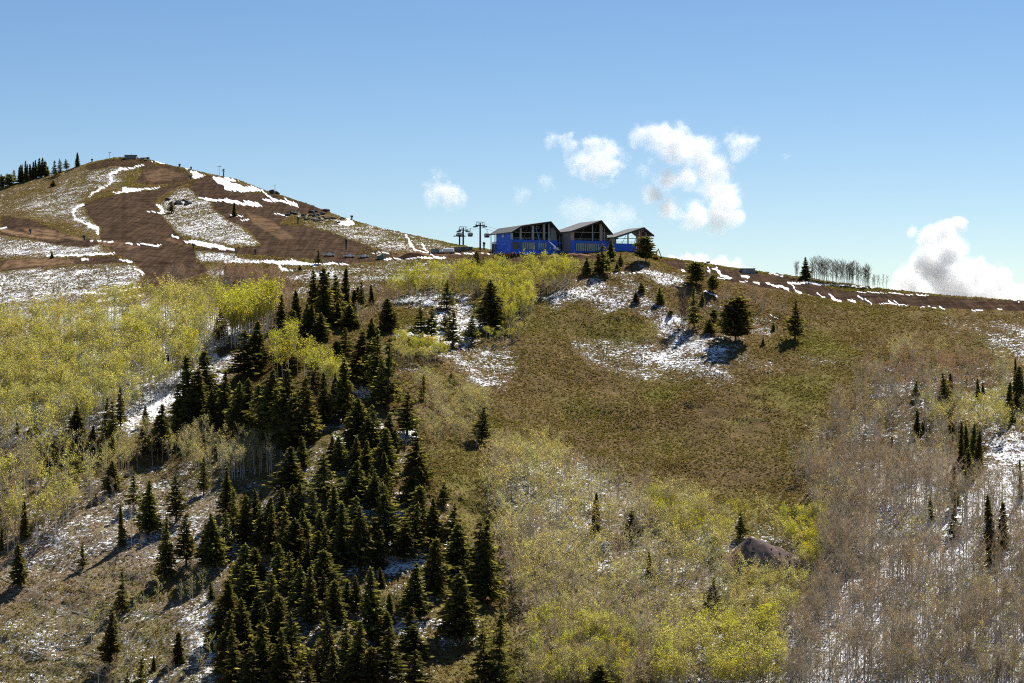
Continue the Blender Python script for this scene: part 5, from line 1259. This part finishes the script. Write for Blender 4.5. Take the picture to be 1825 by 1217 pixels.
def excavator(u, v, rz, mt, label, reach, fold):
    o = empty('excavator', G(u, v), rz, label, 'excavator')
    for sy in (-1, 1):
        b = MB(); b.prism([(-1.7, 0.15), (-1.3, -0.05), (1.3, -0.05), (1.7, 0.15), (1.8, 0.55), (1.3, 0.85), (-1.3, 0.85), (-1.8, 0.55)], sy * 1.05 - 0.28, sy * 1.05 + 0.28); b.build('track', M_TYRE, o)
    b = MB(); b.box((-0.4, 0, 1.35), (3.2, 2.4, 0.9)); b.box((-1.5, 0, 2.0), (1.0, 2.2, 0.4)); b.build('house', mt, o)
    b = MB(); b.box((0.55, 0.7, 2.25), (1.3, 0.95, 1.3), taper=0.9); cab = b.build('cab', mt, o)
    b = MB(); b.box((0.6, 0.7, 2.35), (1.31, 1.0, 0.7)); b.build('cab_window', M_DGLASS, cab)
    e = reach; t = fold
    b = MB(); b.tube([(0.9, -0.25, 1.6), (e[0] * 0.55, -0.25, e[1] * 0.85), e and (e[0], -0.25, e[1])], [0.34, 0.38, 0.24], 4); bo = b.build('boom', mt, o)
    b = MB(); b.tube([(e[0] - 0.2, -0.25, e[1] + 0.4), (t[0], -0.25, t[1])], [0.30, 0.2], 4); b.build('stick', mt, o)
    b = MB(); b.prism([(t[0] - 0.5, t[1] + 0.2), (t[0] + 0.4, t[1] + 0.1), (t[0] + 0.5, t[1] - 0.6), (t[0] - 0.2, t[1] - 1.0), (t[0] - 0.8, t[1] - 0.6)], -0.8, 0.3); b.build('bucket', M_DSTEEL, o)
excavator(905, 459, 0.2, M_ORANGE, 'rust brown excavator working on the bank below the lodge', (3.6, 2.6), (4.6, 1.0))
excavator(1167, 462, 0.0, M_YELLOW, 'yellow excavator with raised arm behind the pine on the knoll', (1.9, 5.0), (3.3, 1.2))
def boom_lift(u, v, Y, rz, mt, label, tip):
    o = empty('boom_lift', P(u, v, Y), rz, label, 'boom lift', 'boom lifts at the lodge')
    b = MB(); b.box((0, 0, 0.8), (3.2, 2.0, 0.6)); b.box((-0.6, 0, 1.5), (2.4, 1.8, 0.75)); b.build('chassis', mt, o)
    wheels(o, (-1.2, 1.2), 0.95, 0.48, 0.3)
    t = np.array(tip)
    b = MB(); b.tube([(-0.8, 0, 1.9), t * 0.55 + [-0.3, 0, 0.8], t], [0.30, 0.26, 0.17], 4); b.build('boom', mt, o)
    b = MB(); c = t + [0.5, 0, 0.1]
    for z in (0.05, 1.05): b.box((c[0], c[1], c[2] + z), (1.2, 1.6, 0.07))
    for sx in (-1, 1):
        for sy in (-1, 1): b.box((c[0] + sx * 0.56, c[1] + sy * 0.76, c[2] + 0.55), (0.07, 0.07, 1.0))
    b.build('basket', M_STEEL, o)
boom_lift(967, 446.5, 1040, 0.1, M_BLUE2, 'blue boom lift reaching up to the left hall', (-3.2, 0.5, 11.0))
boom_lift(993, 447.5, 1041, 0.1, M_WFRAME, 'pale boom lift with its arm lowered between the lodge halls', (-4.4, 0.5, 5.2))
boom_lift(1139, 452, 1052, 0.0, M_RED, 'red boom lift in front of the right hall', (1.2, 0.4, 11.2))

# --- heaps and rocks
def heap(name, u, v, L, Wd, H, mat, label, cat, seed, kind=None, ridge=0.2):
    r = np.random.default_rng(seed); nr, na = 22, 56
    g = G(u, v); V = []
    for i in range(nr):
        q = i / (nr - 1)
        for k in range(na):
            a = 2 * pi * k / na
            x, y = q * L / 2 * cos(a), q * Wd / 2 * sin(a)
            rr = max(0, 1 - (abs(x) / (L / 2)) ** 1.6 * 0.9 if ridge > 0.5 else 1 - q)
            qq = min(1.0, sqrt(((x + 0.18 * L) / (L * (0.68 if x > -0.18 * L else 0.32))) ** 2 + (y / (Wd / 2)) ** 2))
            hgt = H * (1 - qq) * (1 + 0.12 * qq) if ridge < 0.5 else H * (1 - qq ** 1.6)
            n_ = 0.035 * H * fbm(np.array(x / 3.1 + 7), np.array(y / 3.1 + seed), seed, 3) * (q < 0.96)
            gz = ground_at(g[0] + x, g[1] + y) - g[2]
            V.append((x, y, gz + hgt + float(n_) - 0.5 * (q > 0.97)))
    Fc = [(i * na + k, (i + 1) * na + k, (i + 1) * na + (k + 1) % na, i * na + (k + 1) % na) for i in range(nr - 1) for k in range(na)]
    b = MB(); b.raw(V, Fc); o = b.build(name, mat, None, True); o.location = g
    return tag(o, label, cat, kind=kind)
def ground_at(x, y):
    u = CU + x / y * F
    i = int(np.clip(np.searchsorted(us, u) - 1, 0, NU - 2))
    col_Y = YY[i][::-1]; col_Z = ZZ[i][::-1]
    return float(np.interp(y, col_Y, col_Z))
heap('gravel_mound', 1362, 1010, 29, 24, 11.0, M_GRAVEL, 'dark conical gravel mound among the aspens at lower right of centre', 'mound', 3)
MO = bpy.data.objects['gravel_mound']
for k_ in range(16):
    vi = MO.data.vertices[56 * int(5 + 11 * random.random()) + (30 + int(24 * random.random())) % 56].co
    import bmesh
    bm = bmesh.new(); bmesh.ops.create_icosphere(bm, subdivisions=2, radius=0.25 + 0.4 * random.random() ** 2)
    for vv in bm.verts: vv.co *= 1 + 0.25 * float(fbm(np.array(vv.co.x * 2 + k_), np.array(vv.co.y * 2 + vv.co.z * 2), k_, 2)); vv.co.z *= 0.75
    mb_ = bpy.data.meshes.new('boulder'); bm.to_mesh(mb_); bm.free(); mb_.materials.append(M_ROCK)
    o = link('boulder', mb_); o.location = np.array(MO.location) + np.array(vi) + np.array([0, 0, 0.1]); tag(o, 'small dark rock lying on the gravel mound', 'boulder', 'rocks on the gravel mound')
heap('soil_bank', 738, 457, 17, 4.5, 2.6, M_SOIL, 'orange soil bank beside the road left of the gondola', 'soil heap', 4, ridge=0.9)
heap('soil_bank', 1028, 457, 15, 4, 1.6, M_SOIL, 'low orange soil bank in front of the middle lodge hall', 'soil heap', 5, ridge=0.9)
def boulder(u, v, s, label, grp, seed):
    r = np.random.default_rng(seed); g = G(u, v)
    import bmesh
    bm = bmesh.new(); bmesh.ops.create_icosphere(bm, subdivisions=2, radius=1.0)
    sc = np.array([1 + .5 * r.random(), 0.8 + .4 * r.random(), 0.6 + .4 * r.random()]) * s
    for vv in bm.verts:
        n_ = 1 + 0.32 * float(fbm(np.array(vv.co.x * 1.3 + seed), np.array(vv.co.y * 1.3 + vv.co.z * 1.7), seed % 50, 3))
        vv.co = Vector((vv.co.x * sc[0] * n_, vv.co.y * sc[1] * n_, vv.co.z * sc[2] * n_))
    me = bpy.data.meshes.new('boulder'); bm.to_mesh(me); bm.free(); me.materials.append(M_ROCK)
    o = link('boulder', me); o.location = g + np.array([0, 0, 0.2 * s]); tag(o, label, 'boulder', grp)
from mathutils import Vector
rb = np.random.default_rng(8)
RK = [(515, 384), (526, 378), (540, 383), (552, 388), (565, 392), (580, 396), (588, 388), (600, 394), (560, 378), (572, 384)]
for i in range(48):
    a = RK[rb.integers(len(RK))]
    boulder(a[0] + rb.normal() * 5, a[1] + rb.normal() * 3.2, 0.7 + 1.1 * rb.random() ** 2, 'dark boulder in the rock field below the right skyline', 'boulders in the rock field', 300 + i)
for i in range(14):
    boulder(296 + 44 * rb.random(), 357 + 9 * rb.random(), 0.8 + 1.0 * rb.random(), 'dark boulder in the snowy scrub patch on the graded hill', 'boulders in the snowy scrub', 400 + i)
for i in range(5):
    boulder(575 + 12 * rb.random(), 369 + 5 * rb.random(), 0.8 + 1.0 * rb.random(), 'dark boulder on the skyline above the rock field', 'boulders on the skyline', 450 + i)
for i in range(7):
    boulder(482 + 14 * rb.random(), 338 + 6 * rb.random() + 3, 0.8 + 0.9 * rb.random(), 'dark boulder at the bulldozed notch on the skyline', 'boulders at the notch', 470 + i)

# --- clouds: bodies of scattering vapour, six kilometres off, frayed where the vapour thins
CY = 6000.0
def cloud(balls, dens, label, grow=1.0, fray=1.0, bite=0.1):
    import bmesh
    from mathutils import Matrix
    bm = bmesh.new(); c0 = P(balls[0][0], balls[0][1], CY)
    r = np.random.default_rng(int(balls[0][0]))
    cs = []
    for u, v, rp in balls:
        R_ = rp * CY / F * grow; p = P(u, v, CY) - c0; p[1] += r.normal() * R_ * 0.5
        cs.append((p, R_))
        bmesh.ops.create_icosphere(bm, subdivisions=2, radius=R_ * 1.25, matrix=Matrix.Translation(p))
    me0 = bpy.data.meshes.new('cloud_src'); bm.to_mesh(me0); bm.free()
    o0 = bpy.data.objects.new('cloud_src', me0); col.objects.link(o0)
    av = float(np.mean([c[1] for c in cs]))
    md = o0.modifiers.new('r', 'REMESH'); md.mode = 'VOXEL'; md.voxel_size = av / 4.0
    dg = bpy.context.evaluated_depsgraph_get(); dg.update()
    me = bpy.data.meshes.new_from_object(o0.evaluated_get(dg))
    bpy.data.objects.remove(o0); bpy.data.meshes.remove(me0)
    me.name = 'cloud'
    dens = dens * 1.7
    m = bpy.data.materials.new('cloud_vapour'); b = NB(nt(m))
    pos = b.n('ShaderNodeTexCoord').outputs['Object']
    wn = b.n('ShaderNodeTexNoise', ins={'Vector': pos, 'Scale': 0.55 / av, 'Detail': 3.0})
    off = b.n('ShaderNodeVectorMath', operation='MULTIPLY_ADD', ins={0: wn.outputs['Color'], 1: (av * 1.3,) * 3, 2: (-av * 0.65,) * 3})
    wp = b.n('ShaderNodeVectorMath', operation='ADD', ins={0: pos, 1: off.outputs[0]}).outputs[0]
    f = None
    for p, R_ in cs:
        d = b.n('ShaderNodeVectorMath', operation='DISTANCE', ins={0: wp, 1: tuple(float(x) for x in p)}).outputs['Value']
        q = b.math('MULTIPLY_ADD', d, -1.0 / R_, 1.0)
        f = q if f is None else b.math('MAXIMUM', f, q)
    n1 = b.noise(wp, 1.4 / av, 5, 0.6)
    e = b.math('ADD', f, b.math('MULTIPLY_ADD', n1, 2.4 * fray, -1.2 * fray - bite))
    dn = b.math('MULTIPLY', b.ramp(e, 0.0, 0.8), dens)
    v = b.n('ShaderNodeVolumePrincipled', ins={'Color': (0.93, 0.935, 0.945, 1), 'Anisotropy': 0.3})
    b.t.links.new(dn, v.inputs['Density'])
    o = b.n('ShaderNodeOutputMaterial'); b.t.links.new(v.outputs[0], o.inputs['Volume'])
    me.materials.clear(); me.materials.append(m)
    o = link('cloud', me); o.location = c0
    tag(o, label, 'cloud')
cloud([(1712, 404, 17), (1690, 422, 26), (1655, 420, 20), (1622, 410, 12), (1680, 452, 34), (1652, 474, 40), (1625, 500, 30), (1640, 534, 48), (1700, 502, 48), (1738, 484, 30), (1766, 502, 32), (1720, 545, 58), (1790, 532, 36), (1828, 540, 36), (1606, 484, 10)], 0.026, 'big bright towering cumulus rising behind the right ridge', 1.12, 0.7, 0.0)
cloud([(1198, 468, 14), (1225, 466, 19), (1255, 470, 20), (1285, 475, 20), (1312, 480, 17), (1334, 484, 11)], 0.03, 'low white cumulus bank just above the crest right of the lodge', 1.15, 0.5, 0.0)
cloud([(1140, 242, 16), (1172, 240, 24), (1206, 250, 28), (1240, 272, 28), (1258, 300, 27), (1276, 330, 28), (1295, 362, 28), (1308, 388, 18), (1194, 316, 20), (1225, 318, 20), (1160, 348, 16), (1190, 372, 20), (1240, 384, 22), (1275, 394, 22)], 0.013, 'hook shaped ragged cloud above the right end of the lodge', 1.4, 0.85, 0.02)
cloud([(1018, 262, 14), (1042, 285, 26), (1072, 290, 32), (1104, 292, 18), (1060, 258, 20), (1090, 266, 18)], 0.011, 'ragged cloud puff above the middle of the lodge', 1.3, 1.15, 0.12)
cloud([(984, 249, 14), (1004, 248, 14), (1020, 240, 9)], 0.010, 'small torn cloud left of the ragged puff', 1.3, 1.1, 0.1)
cloud([(776, 346, 22), (802, 350, 25), (824, 352, 13), (760, 342, 10)], 0.009, 'small cloud alone left of the lodge above the gondola', 1.25, 1.15, 0.1)
cloud([(782, 316, 14), (774, 308, 9)], 0.004, 'faint wisp above the small lone cloud', 1.3, 1.0, 0.1)
cloud([(1320, 258, 24), (1340, 250, 17), (1300, 250, 13), (1318, 272, 14)], 0.011, 'small round cloud right of the hook shaped cloud', 1.25, 1.0, 0.1)
cloud([(975, 325, 16), (966, 318, 9)], 0.004, 'faint wisp below the torn cloud', 1.3, 1.0, 0.1)
cloud([(930, 350, 16), (938, 342, 10)], 0.004, 'faint wisp above the left hall of the lodge', 1.3, 1.0, 0.1)
cloud([(1040, 378, 26), (1012, 372, 16), (1085, 386, 24), (1120, 384, 18)], 0.0028, 'thin veil of cloud behind the lodge roofs', 1.5, 1.0, 0.0)
cloud([(1402, 281, 8), (1397, 279, 6)], 0.005, 'tiny wisp alone in the sky on the right', 1.2, 0.9, 0.1)
cloud([(1150, 305, 16), (1165, 285, 12)], 0.004, 'faint wisp in the hollow of the hook shaped cloud', 1.3, 1.0, 0.1)
# ------------------------------------------------------------------ sky, sun, camera
SUN_AZ, SUN_EL = radians(27), radians(48)
w = bpy.data.worlds.new('World'); scene.world = w
w.use_nodes = True
wt = w.node_tree; wt.nodes.clear()
wb = NB(wt)
sky = wb.n('ShaderNodeTexSky', sky_type='NISHITA', sun_disc=False, sun_elevation=SUN_EL, sun_rotation=SUN_AZ, altitude=SKY_ALT, air_density=SKY_AIR, dust_density=SKY_DUST, ozone_density=SKY_OZ)
hs = wb.n('ShaderNodeHueSaturation', ins={'Color': sky.outputs[0], 'Hue': 0.503, 'Saturation': 1.2, 'Value': 1.0})
bg = wb.n('ShaderNodeBackground', ins={'Color': hs.outputs[0], 'Strength': SKY_STR})
wo = wb.n('ShaderNodeOutputWorld'); wt.links.new(bg.outputs[0], wo.inputs[0])
from mathutils import Vector
sd = Vector((sin(SUN_AZ) * cos(SUN_EL), cos(SUN_AZ) * cos(SUN_EL), sin(SUN_EL)))
sl = bpy.data.lights.new('sun', 'SUN'); sl.energy = SUN_STR; sl.angle = radians(0.53); sl.color = (1.0, 0.955, 0.88)
so = bpy.data.objects.new('sun', sl); col.objects.link(so); so.rotation_euler = (-sd).to_track_quat('-Z', 'Y').to_euler(); so.location = (200, 300, 500)
cam = bpy.data.cameras.new('camera'); cam.sensor_width = 36; cam.lens = 72.0; cam.clip_start = 0.5; cam.clip_end = 60000
co = bpy.data.objects.new('camera', cam); col.objects.link(co); co.location = (0, 0, 0); co.rotation_euler = (radians(90), 0, 0)
scene.camera = co
vs = scene.view_settings
scene.display_settings.display_device = 'sRGB'
vs.view_transform = 'Standard'; vs.look = 'None'; vs.gamma = 1; vs.use_curve_mapping = False; vs.exposure = EXPOSURE
scene.cycles.max_bounces = 8; scene.cycles.diffuse_bounces = 3; scene.cycles.transmission_bounces = 4; scene.cycles.transparent_max_bounces = 8; scene.cycles.volume_bounces = VOL_B
scene.cycles.use_denoising = DENOISE; scene.cycles.filter_width = 1.1
